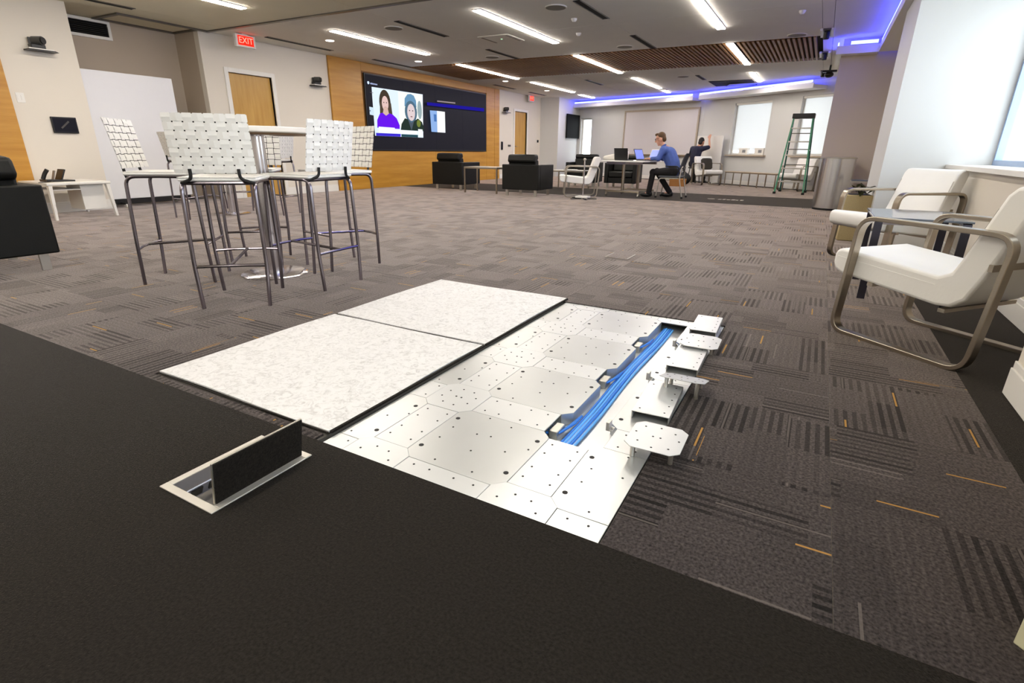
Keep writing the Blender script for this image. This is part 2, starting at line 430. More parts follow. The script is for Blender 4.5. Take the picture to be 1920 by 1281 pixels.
# ------------------------------------------------------------------ steel plates of the raised floor
cxs = [-1.10, -.58]; cys = [1.055, 1.565, 2.07, 2.58, 3.085]; HW = .072
def clipbox(x0, x1, y0, y1):
    return max(x0, PXM+.004), min(x1, PX1-.003), max(y0, PY0+.002), min(y1, PY1-.004)
xs = [(-1.60, -1.10), (-1.10, -.58), (-.58, -.06)]
def chamfer(x0, x1, y0, y1, c):
    return [(x0+c,y0),(x1-c,y0),(x1,y0+c),(x1,y1-c),(x1-c,y1),(x0+c,y1),(x0,y1-c),(x0,y0+c)]
def flat_poly(poly, z0, z1):
    # clip polygon to the plate field
    def clip(P, ax, val, keep_gt):
        out = []
        for i in range(len(P)):
            a, b = P[i-1], P[i]; ia = (a[ax] > val) == keep_gt; ib = (b[ax] > val) == keep_gt
            if ia != ib:
                t = (val-a[ax])/(b[ax]-a[ax]); out.append((a[0]+t*(b[0]-a[0]), a[1]+t*(b[1]-a[1])))
            if ib: out.append(b)
        return out
    for ax, val, g in ((0, PXM+.004, True), (0, PX1-.003, False), (1, PY0+.002, True), (1, PY1-.004, False)):
        poly = clip(poly, ax, val, g)
        if len(poly) < 3: return None
    return MB().prism(poly, z0, z1)
G = .0009; OC = .108
screws = MB(); bigs = MB()
def dot(m, x, y, r, z=PZ):
    if PXM+.01 < x < PX1-.01 and PY0+.01 < y < PY1-.01: m.lathe([(r, z-.002), (r, z+.0008)], 10, c=(x, y))
open_x = -.58; open_y = (1.47, 2.93)
for (xa, xb) in xs:
    for j in range(4):
        ya, yb = cys[j], cys[j+1]
        p = flat_poly(chamfer(xa+HW+G, xb-HW-G, ya+HW+G, yb-HW-G, .035), -.055, PZ)
        if p: obj('base_plate', p, 'steel', floor, bevel=.0009)
        for dx in (.098, xb-xa-.098):
            for dy in (.148, yb-ya-.148): dot(bigs, xa+dx, ya+dy, .0085)
        for dx, dy in ((.19, .1), (.33, .1), (.12, .22), (.12, .3), (.26, .2), (.22, .3), (.36, .25), (.42, .3), (.3, .4), (.2, .42), (.27, .31)):
            dot(screws, xa+dx, ya+dy, .0036)
# channel covers
def cover(x0, x1, y0, y1):
    p = flat_poly([(x0+G, y0+G), (x1-G, y0+G), (x1-G, y1-G), (x0+G, y1-G)], PZ-.004, PZ)
    if p: obj('channel_cover', p, 'steel2', floor, bevel=.0009)
for cx in cxs:
    for j in range(4):
        y0, y1 = cys[j]+OC, cys[j+1]-OC
        if cx == open_x and j > 0 : continue
        cover(cx-HW, cx+HW, y0, y1)
        for dx in (-.045, .045):
            for dy in (.05, .11, .2, .26): dot(screws, cx+dx, y0+dy, .0036)
for cy in cys:
    for (xa, xb) in xs:
        cover(xa+OC, xb-OC, cy-HW, cy+HW)
        for dx in (.15, .21, .3, .37):
            for dy in (-.045, .045): dot(screws, xa+dx, cy+dy, .0036)
for cx in cxs:
    for k, cy in enumerate(cys):
        if cx == open_x and 0 < k < 4: continue
        p = flat_poly(chamfer(cx-OC+G, cx+OC-G, cy-OC+G, cy+OC-G, .034), PZ-.004, PZ+.0008)
        if p: obj('octagon_cover', p, 'steel2', floor, bevel=.0009)
        for a in range(8): dot(screws, cx+.07*cos(a*pi/4+.3), cy+.07*sin(a*pi/4+.3), .0036, PZ+.0008)
        for a in (-.012, .012): dot(screws, cx+a, cy, .0042, PZ+.0008)
o = obj('screw_hole', screws, 'rubber', floor); o['kind'] = 'stuff'
o = obj('levelling_bolt', bigs, 'rubber', floor); o['kind'] = 'stuff'
# channel trough (bright pan with low rims)
m = MB(); m.box((-1.30, PY0, -.0752), (PX1, PY1, -.055))
obj('channel_pan', m, 'steel2', floor)
m = MB()
for cy in cys[1:4]: m.box((-.690, cy-.035, -.055), (-.655, cy+.035, -.02)); 
obj('cable_clip', m, 'alu', floor, bevel=.003)

# ================================================================== WALLS
CZ = 2.74
def wall_y(m, x, y0, y1, z0, z1, ops=(), th=.12, sgn=-1):
    """wall in a plane x = const (thickness to sgn side) with rectangular openings (y0,y1,z0,z1)"""
    xa, xb = sorted((x, x+sgn*th)); ys = sorted({y0, y1} | {o[0] for o in ops} | {o[1] for o in ops})
    for a, b in zip(ys, ys[1:]):
        cut = [(o[2], o[3]) for o in ops if o[0] <= a+1e-6 and o[1] >= b-1e-6]
        zz = z0
        for c0, c1 in sorted(cut):
            if c0 > zz+1e-4: m.box((xa, a, zz), (xb, b, c0))
            zz = c1
        if zz < z1-1e-4: m.box((xa, a, zz), (xb, b, z1))
    return m
XN = -9.38   # near part of the left wall
m = MB(); wall_y(m, XN, -3.1, 4.30, 0, CZ)
struct('wall_left_near', m, 'wall')
m = MB(); wall_y(m, XW, 6.22, 19.2, 0, CZ, ops=[(6.66, 7.55, 0, 2.16), (17.2, 18.1, 0, 2.17)])
struct('wall_left', m, 'wall')
m = MB(); m.box((-10.27, 4.2, 0), (-10.15, 6.34, CZ)); m.box((-10.15, 6.22, 0), (XW-.12, 6.34, CZ)); m.box((-10.15, 4.18, 0), (XN-.12, 4.30, CZ))
struct('wall_alcove', m, 'wall_grey')
m = MB(); m.box((-10.2, -3.2, 0), (2.0, -3.05, CZ)); struct('wall_back', m, 'wall')
# block at the far left corner that carries the hanging screen
m = MB(); m.prism([(XW-.12, 19.2), (-8.75, 19.2), (-8.75, 21.6), (XW-.12, 21.6)], 0, CZ); struct('wall_far_left_block', m, 'wall_cool')
# far walls A and B, with openings in (s, z)
def wall_skew(p, q, L, ops, th=.22, z1=CZ):
    m = MB(); ss = sorted({0., L} | {o[0] for o in ops} | {o[1] for o in ops})
    for a, b in zip(ss, ss[1:]):
        zz = 0
        for c0, c1 in sorted((o[2], o[3]) for o in ops if o[0] <= a+1e-6 and o[1] >= b-1e-6):
            wallbox(m, p, q, a, b, -th, 0, zz, c0); zz = c1
        if zz < z1: wallbox(m, p, q, a, b, -th, 0, zz, z1)
    return m
def s_of(p, q, ratio):   # arc length where the wall meets a plan direction x/y = ratio
    u = (q-p).normalized(); return (ratio*p.y-p.x)/(u.x-ratio*u.y)
sA0, sA1 = s_of(WA0, WC, -.4095), s_of(WA0, WC, -.388)
sB0, sB1 = s_of(WC, WB1, -.1409), s_of(WC, WB1, -.0862)
sB2, sB3 = s_of(WC, WB1, -.0445), s_of(WC, WB1, .004)
sN0, sN1 = s_of(WA0, WC, -.3226), s_of(WA0, WC, -.197)
struct('wall_far', wall_skew(WA0, WC, LA, [(sA0, sA1, .55, 2.12)]), 'wall_cool')
struct('wall_far_right', wall_skew(WC, WB1, LB, [(sB0, sB1, .87, 2.33), (sB2, sB3, .87, 2.36)]), 'wall_cool')
# right side: far pier, window pier, near pier, window wall
m = MB(); m.box((-.045, 11.5, 0), (1.7, 13.0, CZ)); struct('wall_pier_far', m, 'pier_far')
m = MB(); m.box((.84, 13.0, 0), (1.7, 17.2, CZ)); struct('wall_right_far', m, 'wall')
m = MB(); m.box((.545, 6.93, 0), (1.9, 8.4, CZ)); struct('wall_pier', m, 'pier')
m = MB(); m.box((1.15, 8.4, 0), (1.7, 11.5, CZ)); struct('wall_right_middle', m, 'wall')
m = MB(); m.box((.83, 1.85, 0), (1.9, 2.73, CZ)); struct('wall_pier_near', m, 'wall')
m = MB(); m.box((1.15, 2.73, 0), (1.55, 6.93, .80)); m.box((1.15, 2.73, 2.36), (1.55, 6.93, CZ)); struct('wall_right', m, 'wall')
m = MB(); m.box((1.15, -3.05, 0), (1.55, 1.85, .80)); m.box((1.15, -3.05, 2.36), (1.55, 1.85, CZ)); m.box((1.15, -3.05, .8), (1.55, -2.0, 2.36)); struct('wall_right_near', m, 'wall')
m = MB(); m.box((1.07, -2.0, .800), (1.42, 1.845, .838)); struct('trim_2', m, 'white', bevel=.004)
# sills
m = MB(); m.box((1.07, 2.735, .800), (1.42, 6.925, .838)); struct('trim_1', m, 'white', bevel=.004)
# windows (frame, mullions, glass, half drawn blind)
def side_window(name, y0, y1, x=1.42):
    root = MB()
    for a, b in (((y0), (y0+.05)), ((y1-.05), (y1))): root.box((x, a, .838), (x+.06, b, 2.36))
    root.box((x, y0+.05, .838), (x+.06, y1-.05, .885)); root.box((x, y0+.05, 2.30), (x+.06, y1-.05, 2.36))
    r = struct(name, root, mat(name+'_frame', '9fb4d6', .4, metal=.3))
    n = max(2, round((y1-y0)/.95)); mu = MB()
    for i in range(1, n):
        y = y0+(y1-y0)*i/n; mu = MB(); mu.box((x+.003, y-.03, .885), (x+.057, y+.03, 2.30)); obj('mullion', mu, r.data.materials[0], r)
    for i in range(n):
        g = MB(); ya = y0+(y1-y0)*i/n+.03; yb = y0+(y1-y0)*(i+1)/n-.03
        g.box((x+.025, ya, .885), (x+.031, yb, 2.30)); obj('pane', g, 'glass', r)
    return r
side_window('window_1', 2.735, 6.925)
side_window('window_added', -2.0, 1.845)  # unseen window, added to bring more daylight onto the ceiling
def far_window(name, p, q, s0, s1, z0, z1, shade_to):
    fr = MB(); o0, o1 = -.16, -.10
    wallbox(fr, p, q, s0, s0+.05, o0, o1, z0, z1); wallbox(fr, p, q, s1-.05, s1, o0, o1, z0, z1)
    wallbox(fr, p, q, s0+.05, s1-.05, o0, o1, z0, z0+.05); wallbox(fr, p, q, s0+.05, s1-.05, o0, o1, z1-.05, z1)
    r = struct(name, fr, 'white')
    g = MB(); wallbox(g, p, q, s0+.05, s1-.05, -.135, -.128, z0+.05, z1-.05); obj('pane', g, 'glass', r)
    if shade_to is not None:
        g = MB(); wallbox(g, p, q, s0+.012, s1-.012, -.092, -.090, shade_to, z1-.06); obj('roller_shade', g, 'shade', r)
        g = MB(); wallbox(g, p, q, s0+.01, s1-.01, -.095, -.03, z1-.06, z1-.002); obj('shade_box', g, 'white', r)
        g = MB(); wallbox(g, p, q, s0-.06, s1+.06, -.09, .10, z0-.04, z0); obj('window_sill', g, 'wall_grey', r)
    return r
far_window('window_3', WA0, WC, sA0, sA1, .55, 2.12, None)
far_window('window_4', WC, WB1, sB0, sB1, .87, 2.33, 1.0)
far_window('window_5', WC, WB1, sB2, sB3, .87, 2.36, .92)
# baseboards
def base_y(x, y0, y1, d):
    m = MB(); a, b = sorted((x, x+d*.016)); m.box((a, y0, 0.001), (b, y1, .115)); a, b = sorted((x, x+d*.010)); m.box((a, y0, .115), (b, y1, .145)); return m
struct('baseboard_left', base_y(XW, 7.62, 8.975, 1), 'white', bevel=.003)
struct('baseboard_left_near', base_y(XN, -3.0, 4.295, 1), 'white', bevel=.003)
struct('baseboard_left_far', base_y(XW, 16.2, 17.12, 1), 'white', bevel=.003)
struct('baseboard_left_corner', base_y(XW, 6.23, 6.60, 1), 'white', bevel=.003)
struct('baseboard_right', base_y(1.15, 2.735, 6.925, -1), 'white', bevel=.003)
struct('baseboard_pier', base_y(.83, 1.85, 2.73, -1), 'white', bevel=.003)
m = MB(); m.box((.56, 6.914, .001), (1.13, 6.93, .13)); struct('baseboard_pier_front', m, 'white', bevel=.003)
m = MB(); wallbox(m, WA0, WC, 0, LA, 0, .015, .001, .12); struct('baseboard_far', m, 'white')
m = MB(); wallbox(m, WC, WB1, 0, LB-1.2, 0, .015, .001, .12); struct('baseboard_far_right', m, 'white')
# doors in the left wall
def door(name, y0, y1, z1, light=False):
    fr = MB(); e = .075
    fr.box((XW-.09, y0-e, 0.001), (XW+.022, y0, z1+e)); fr.box((XW-.09, y1, 0.001), (XW+.022, y1+e, z1+e)); fr.box((XW-.09, y0, z1), (XW+.022, y1, z1+e))
    r = struct(name, fr, 'white', bevel=.004)
    lf = MB(); lf.box((XW-.085, y0+.004, .006), (XW-.04, y1-.004, z1-.004)); d = obj('door_leaf', lf, 'door_wood', r)
    h = MB(); h.box((XW-.04, y0+.05, .98), (XW-.032, y0+.10, 1.10)); h.tube([(XW-.032, y0+.075, 1.04), (XW+.02, y0+.075, 1.04), (XW+.02, y0+.19, 1.04)], .010, 8)
    obj('door_handle', h, 'nickel', d)
    return r
door('door_1', 6.66, 7.55, 2.16)
door('door_2', 17.2, 18.1, 2.17)
# honey wood door panel at the extreme left
m = MB(); m.box((XN+.001, 2.42, .004), (XN+.03, 3.42, 2.12)); tag(struct('door_3', m, 'wood', bevel=.004), 'honey wood door panel at the far left edge', 'door')
# feature wood wall behind the video wall: panels proud of the plaster
ww = MB(); ww.box((XW, 8.985, .002), (XW+.012, 16.10, CZ)); ww = struct('trim_3', ww, 'slat')
for (a, b, c, d) in ((8.985, 9.93, .003, CZ), (15.30, 15.78, .003, CZ), (15.795, 16.10, .003, CZ), (9.935, 12.60, .003, .855), (12.605, 15.295, .003, .855), (9.935, 12.60, 2.56, CZ), (12.605, 15.295, 2.56, CZ)):
    m = MB(); m.box((XW+.012, a, c), (XW+.045, b, d)); obj('wood_panel', m, 'wood', ww, bevel=.003)

# ================================================================== CEILING
ceil = MB(); ceil.box((-10.7, -3.2, 2.84), (2.0, 23, 2.90)); ceil = struct('ceiling', ceil, 'ceil_dark')
xsC = [-10.3, -8.93, -6.02, -3.13, -.365, -.215, 1.7]
ysC = [-3.05, 1.2, 3.8, 6.33, 8.75, 11.05]
ysC2 = [13.75, 16.2, 18.5, 23]
def cpanel(x0, x1, y0, y1, mt):
    m = MB(); m.box((x0+.003, y0+.003, CZ), (x1-.003, y1-.003, CZ+.05)); obj('ceiling_panel', m, mt, ceil)
slots = [(-3.13, 7.28, 8.40), (-3.13, 9.70, 11.04), (-6.02, 7.17, 8.46), (-6.02, 9.80, 11.03), (-8.93, 7.12, 8.62), (-8.93, 9.80, 11.04), (-8.93, 4.2, 4.95), (-6.02, 14.9, 16.18), (-3.13, 15.1, 16.1), (-8.93, 14.9, 16.18), (-8.93, 17.2, 18.4)]
for x0, x1 in zip(xsC, xsC[1:]):
    for y0, y1 in list(zip(ysC, ysC[1:])) + list(zip(ysC2, ysC2[1:])):
        cpanel(x0, x1, y0, y1, 'ceil_warm' if y1 < 6.4 else 'ceil')
cpanel(-10.3, -9.06, 11.05, 13.75, 'ceil')
cpanel(-.365, -.215, 11.05, 13.75, 'ceil'); cpanel(-.215, 1.7, 11.05, 13.75, 'ceil')
# operable partition track
def cth(name, mb, m, label, cat, group=None, **k): return tag(obj(name, mb, m, **k), label, cat, group)
m = MB(); m.box((-9.48, 6.335, CZ-.018), (1.4, 6.395, CZ-.001)); cth('ceiling_track', m, 'track', 'long grey partition track running across the ceiling', 'track')
m = MB()
for a, b in (((-9.42, 4.95), (-9.42, 6.32)), ((-10.08, 4.95), (-10.08, 6.2))): m.bar((a[0], a[1], CZ-.012), (b[0], b[1], CZ-.012), .055, .022)
for y in (4.98, 6.17): m.bar((-10.08, y, CZ-.013), (-9.44, y, CZ-.013), .055, .02)
cth('ceiling_track', m, 'track', 'grey rectangular track loop on the alcove ceiling', 'track')
# slot diffusers
for k, (x, a, b) in enumerate(slots):
    if a < 5: place = 'near the upper left wall camera'
    elif a > 17: place = 'beside the far exit sign'
    else: place = {-8.93: 'along the left wall', -6.02: 'left of mid room', -3.13: 'down mid room'}[x] + (', touching the wood slats' if 9 < a < 12 else ', nearest the partition track' if a < 9 else ', beyond the slats')
    t = thing('slot_diffuser', 'black slot air diffuser '+place, 'vent', (x, (a+b)/2, CZ), 0, 'slot diffusers in the ceiling')
    L = (b-a)/2
    m = MB(); m.box((-.045, -L, -.006), (.045, L, -.0005)); obj('diffuser_body', m, 'ceil_dark', t)
    m = MB()
    for xx in (-.048, .048): m.box((xx-.006, -L, -.010), (xx+.006, L, -.0005))
    obj('frame', m, 'track', t)
# wood slat ceiling
m = MB(); m.box((-9.05, 11.10, 2.80), (-.37, 13.72, 2.83)); sl = obj('slat_ceiling', m, 'ceil_dark')
tag(sl, 'dark wood slat panel hung across the ceiling before the screen', 'ceiling slats')
n = 108
sm = MB(); sm.box((-.020, 11.12, CZ-.005), (.020, 13.70, CZ+.06)); sme = sm.mesh('slat', 'slat')
for i in range(n):
    x = -9.0+i*(8.6/n); 
    if any(abs(x-q) < .085 for q in (-7.6, -4.72, -1.80)): continue
    o = bpy.data.objects.new('slat', sme); COL.objects.link(o); o.parent = sl; o.location = (x, 0, 0)
# strip lights
strips = [(-7.42, 7.21, 9.75), (-4.54, 7.10, 9.72), (-1.74, 7.05, 9.75), (-7.6, 11.10, 13.9), (-4.72, 11.07, 13.9), (-1.80, 11.05, 13.7), (-7.58, 14.72, 17.7), (-4.70, 14.9, 17.6), (-1.86, 15.05, 16.95), (-7.66, 18.5, 19.75), (-4.74, 18.2, 18.85)] + [(x, a, a+2.7) for a in (-1.3, 2.9) for x in (-7.42, -4.54, -1.74)]
cols = {-7: 'left', -4: 'middle', -1: 'right'}
for k, (x, a, b) in enumerate(strips):
    c = cols[int(x)]; row = ('nearest row, over the bar tables' if a < 7.3 and a > 6 else 'let into the wood slats' if a < 12 and a > 10 else 'just beyond the wood slats' if a < 16 and a > 14 else 'farthest, near the blue lit cove' if a > 18 else 'before the partition track' if a > 2 else 'nearest the back wall')
    t = thing('strip_light', f'white linear strip light, {c} one of the row {row}', 'light', (x, (a+b)/2, CZ), 0, 'linear strip lights in the ceiling')
    L = (b-a)/2; m = MB(); m.box((-.058, -L, -.022), (.058, L, -.012)); obj('diffuser', m, 'strip', t)
    m = MB(); m.box((-.066, -L-.008, -.012), (.066, L+.008, -.0004)); obj('housing', m, 'white', t)
# downlights
for k, (x, y, wh) in enumerate(((-8.17, 7.86, 'nearest to the left door'), (-8.21, 10.44, 'in front of the wood slats'), (-8.2, 14.3, 'just beyond the wood slats'), (-8.2, 17.0, 'farthest, near the far exit sign'))):
    t = thing('downlight', 'small round lit downlight in the ceiling '+wh, 'light', (x, y, CZ), 0, 'round downlights along the left wall')
    m = MB(); m.lathe([(.075, -.006), (.075, -.003)], 20); obj('lamp_disc', m, 'down', t)
    m = MB(); m.lathe([(.10, -.003), (.10, -.0004)], 20); obj('trim_ring', m, 'white', t)
# ceiling loudspeakers
for k, (x, y, wh) in enumerate(((-3.51, 7.47, 'nearest, between the middle and right strip lights'), (-6.39, 7.53, 'beside the left strip light'), (-.73, 10.79, 'in front of the right end of the slats'), (-3.56, 10.62, 'in front of the middle of the slats'), (-6.4, 10.6, 'in front of the left slats'), (-3.5, 15.2, 'beyond the slats'))):
    t = thing('ceiling_speaker', 'grey round loudspeaker grille in the ceiling '+wh, 'speaker', (x, y, CZ), 0, 'round speakers in the ceiling')
    m = MB(); m.lathe([(.15, -.012), (.15, -.0004)], 28); obj('rim', m, 'ceil', t)
    m = MB(); m.lathe([(.135, -.0145), (.135, -.0121)], 28); obj('grille', m, mat('speaker_grille', '8d877c', .7), t)
t = thing('ceiling_cassette', 'square white ceiling cassette between the left and middle strip lights', 'vent', (-5.25, 9.0, CZ), 0)
m = MB(); m.box((-.30, -.30, -.015), (.30, .30, -.0005)); obj('panel', m, 'ceil', t, bevel=.004)
for s in (-1, 1):
    m = MB(); m.box((s*.24-.015, -.25, -.019), (s*.24+.015, .25, -.0151)); obj('slot', m, 'track', t)
m = MB(); m.lathe([(.018, -.020), (.018, -.0151)], 12, c=(.02, -.02)); obj('status_lamp', m, emat('green_lamp', (.55, 1, .6), 1.0), t)
for k, (x, y, wh) in enumerate(((-3.88, 9.17, 'right of the cassette'), (-3.55, 8.2, 'beside the nearest speaker'), (-.6, 9.1, 'near the right cove'))):
    m = MB(); m.lathe([(.02, -.045), (.035, -.03), (.045, -.0004)], 14, c=(0, 0)); o = obj('smoke_detector', m, 'white', loc=(x, y, CZ)); tag(o, 'small white ceiling sensor '+wh, 'sensor', 'small ceiling sensors')
# open hatch beyond the slats
t = thing('ceiling_hatch', 'dark open access hatch in the ceiling beside the right far strip', 'hatch', (-2.55, 17.1, CZ), 0)
m = MB(); m.box((-.55, -.62, -.012), (.55, .62, -.0005)); obj('opening', m, 'ceil_dark', t)
m = MB(); m.obox((.2, .25, -.03), (.36, .1, .012), (-.09, .30, 0), (0, 0, .004)); obj('loose_tile', m, 'track', t)
# recessed spot fixtures in the right ceiling channel
for k, (x, y, L, wh) in enumerate(((-.30, 10.75, .30, 'nearest one'), (-.33, 12.95, .28, 'beside the slat end'), (-.36, 15.6, .22, 'farthest, near the window pier'))):
    t = thing('spotlight', 'black spotlight in a white recessed box on the ceiling, '+wh, 'spotlight', (x, y, CZ), 0, 'recessed spotlights by the right cove')
    m = MB()
    for s in (-1, 1): m.box((s*.075-.018, -L, -.03), (s*.075+.018, L, -.0004))
    obj('housing', m, 'white', t)
    m = MB(); m.box((-.055, -L, -.02), (.055, L, -.0006)); obj('back_plate', m, 'track', t)
    m = MB(); m.lathe([(.035, -.13), (.045, -.12), (.045, -.02)], 14, c=(0, -L*.5)); obj('lamp_head', m, 'black', t)
# ---- soffits and blue LED coves
def soffit_skew(name, p, q, s0, s1):
    m = MB(); wallbox(m, p, q, s0, s1, 0.001, .52, 2.48, 2.565); wallbox(m, p, q, s0, s1, .49, .52, 2.565, 2.60); return struct(name, m, 'white')
soffit_skew('trim_4', WA0, WC, .01, LA-.17); soffit_skew('trim_5', WC, WB1, .21, LB-1.35)
m = MB(); m.prism([(.47, 11.25), (.47, 2.74), (1.149, 2.74), (1.149, 6.92), (.544, 6.92), (.544, 8.41), (1.149, 8.41), (1.149, 11.25)], 2.48, 2.60); struct('trim_6', m, 'white')
m = MB(); m.box((-.13, 11.25, 2.48), (.47, 11.498, 2.60)); struct('trim_7', m, 'white')
m = MB(); m.box((-.13, 11.50, 2.48), (-.046, 12.6, 2.60)); struct('trim_8', m, 'white')
def led(name, pts, label, z=2.64):
    t = thing(name, label, 'led light', (0, 0, 0), 0, 'blue LED strips in the ceiling coves')
    m = MB()
    for a, b in zip(pts, pts[1:]): m.bar((a[0], a[1], z), (b[0], b[1], z), .022, .05)
    obj('light_tube', m, 'led', t)
    m = MB()
    for a, b in zip(pts, pts[1:]): m.bar((a[0], a[1], z-.0325), (b[0], b[1], z-.0325), .03, .012)
    obj('channel', m, 'alu', t)
    return t
led('led_strip', [along(WA0, WC, .22, .50), along(WA0, WC, LA-.2, .50)], 'blue LED strip above the far whiteboard wall', 2.641)
led('led_strip', [along(WC, WB1, .22, .50), along(WC, WB1, LB-1.4, .50)], 'blue LED strip above the two far shaded windows', 2.641)
led('led_strip', [(.49, 2.9), (.49, 11.22)], 'blue LED strip running along the right window side', 2.641)
led('led_strip', [(.44, 11.27), (.06, 11.29)], 'short blue LED strip across the head of the far pier', 2.641)
led('led_strip', [(-.115, 11.34), (-.115, 12.5)], 'blue LED strip along the side of the far pier', 2.641)

# ================================================================== VIDEO WALL
vx = XW+.046
vw = thing('video_wall', 'huge black video wall showing two people in a call on honey wood', 'screen', (vx, 12.6, .86), 0)
def vobj(name, mb, m, **k):
    mb.v = [(x-vx, y-12.6, z-.86) for x, y, z in mb.v]; return obj(name, mb, m, vw, **k)
m = MB(); m.box((vx, 9.985, .87), (vx+.025, 15.24, 2.53)); vobj('bezel', m, 'black', bevel=.004)
for i in range(4):
    a, b = 10.01+i*1.301, 10.01+(i+1)*1.301
    m = MB(); m.box((vx+.0252, a+.0015, .90), (vx+.030, b-.0015, 2.50)); vobj('display_panel', m, 'screen')
px0 = [vx+.0302]
def pic(name, poly, col, s=1.0):
    m = MB(); m.prismx(poly, px0[0], px0[0]+.0012); px0[0] += .0013; vobj(name, m, scr(name, col, s))
def ovl(cy, cz, ry, rz, n=22): return [(cy+ry*cos(2*pi*k/n), cz+rz*sin(2*pi*k/n)) for k in range(n)]
pic('call_window', [(10.205, 2.253), (12.09, 2.253), (12.04, 1.20), (10.21, 1.20)], 'd9e6f6', 1.15)
pic('side_tab', [(10.08, 1.825), (10.27, 1.81), (10.26, 1.64), (10.08, 1.655)], 'cfe4f0', 1.0)
pic('backdrop_light', [(10.22, 2.24), (11.1, 2.24), (11.1, 1.27), (10.22, 1.27)], 'dcebf4', 1.05)
pic('backdrop_right', [(11.12, 2.24), (12.07, 2.24), (12.03, 1.41), (11.12, 1.41)], 'f2f6ee', 1.05)
pic('leaf_shade', ovl(11.93, 1.87, .09, .22), 'a9bfc4', .8)
pic('woman_hair', ovl(10.62, 1.95, .20, .28), '4d4136', .8)
pic('woman_hair_lower', [(10.44, 1.95), (10.83, 1.95), (10.86, 1.70), (10.42, 1.70)], '5a4c40', .8)
pic('woman_face', ovl(10.62, 1.93, .115, .165), 'e8c6c0', .95)
for e_ in (-.045, .045): pic('eye', ovl(10.62+e_, 1.95, .018, .012, 8), '4a3a36', .6)
pic('mouth', ovl(10.62, 1.845, .035, .012, 8), 'b0706a', .7)
pic('woman_neck', [(10.56, 1.85), (10.69, 1.85), (10.74, 1.66), (10.50, 1.66)], 'e2bdb0', .9)
pic('woman_blouse', [(10.287, 1.38), (10.30, 1.55), (10.41, 1.70), (10.50, 1.72), (10.62, 1.66), (10.74, 1.72), (10.86, 1.70), (11.0, 1.62), (11.10, 1.46), (11.09, 1.38)], (.14, .01, .82), 1.0)
pic('man_beanie', [(11.32, 1.92), (11.34, 2.10), (11.45, 2.20), (11.58, 2.22), (11.70, 2.19), (11.78, 2.08), (11.79, 1.92)], '6f9cc0', .9)
pic('man_hood', ovl(11.56, 1.80, .24, .26), '5f7f96', .75)
pic('man_face', ovl(11.565, 1.79, .155, .20), 'e4d2d4', .95)
for e_ in (-.06, .06): pic('eye', ovl(11.565+e_, 1.83, .022, .014, 8), '4a4248', .6)
pic('mouth', ovl(11.565, 1.69, .045, .014, 8), 'a5787a', .7)
pic('man_jacket', [(11.12, 1.36), (11.16, 1.50), (11.30, 1.64), (11.42, 1.62), (11.54, 1.50), (11.68, 1.60), (11.82, 1.66), (11.98, 1.58), (12.05, 1.45), (12.05, 1.36)], '33423a', .7)
pic('man_collar', [(11.42, 1.62), (11.50, 1.44), (11.54, 1.36), (11.58, 1.44), (11.66, 1.60), (11.54, 1.54)], '5d6a78', .7)
pic('man_sleeve', ovl(11.84, 1.54, .08, .09), '8a9a48', .7)
pic('caption_bar', [(10.32, 1.405), (10.89, 1.40), (10.89, 1.362), (11.76, 1.352), (11.75, 1.272), (10.31, 1.269)], 'f4f6f4', 1.1)
pic('caption_box', [(11.80, 1.405), (11.985, 1.40), (11.99, 1.243), (11.815, 1.25)], 'eef4fa', 1.1)
pic('lower_strip', [(10.21, 1.264), (11.10, 1.266), (11.09, 1.20), (10.21, 1.20)], (.05, .03, .62), 1.0)
pic('lower_strip_right', [(11.12, 1.262), (11.78, 1.262), (11.78, 1.20), (11.12, 1.20)], '2f5560', .8)
pic('logo_dot', ovl(10.07, 2.325, .035, .032, 14), 'cfe0ff', 1.1)
for k in range(5): pic('logo_letter', [(10.135+k*.046, 2.333-k*.002), (10.17+k*.046, 2.332-k*.002), (10.17+k*.046, 2.298), (10.135+k*.046, 2.300)], 'b9c6f0', .9)
pic('menu_line', [(10.10, 2.13), (10.20, 2.13), (10.20, 2.12), (10.10, 2.12)], '6d6470', .8)
pic('menu_dot', ovl(9.035+1.02, 1.735, .018, .02, 10), '7d88b0', .8)
pic('title_line', [(12.65, 2.15), (13.50, 2.165), (13.50, 2.13), (12.65, 2.118)], '9d8f92', .9)
pic('title_bar', [(12.20, 2.075), (15.03, 2.115), (15.03, 2.02), (12.20, 2.0)], (.015, .01, .30), 1.0)
pic('document_left', [(12.311, 1.885), (12.616, 1.891), (12.607, 1.353), (12.346, 1.356)], '8fb2e6', 1.0)
pic('document_figure', [(12.47, 1.80), (12.59, 1.80), (12.59, 1.62), (12.48, 1.62)], '4d78b8', 1.0)
pic('document_right', [(12.618, 1.891), (12.981, 1.887), (12.977, 1.351), (12.609, 1.353)], 'f0f4f6', 1.1)

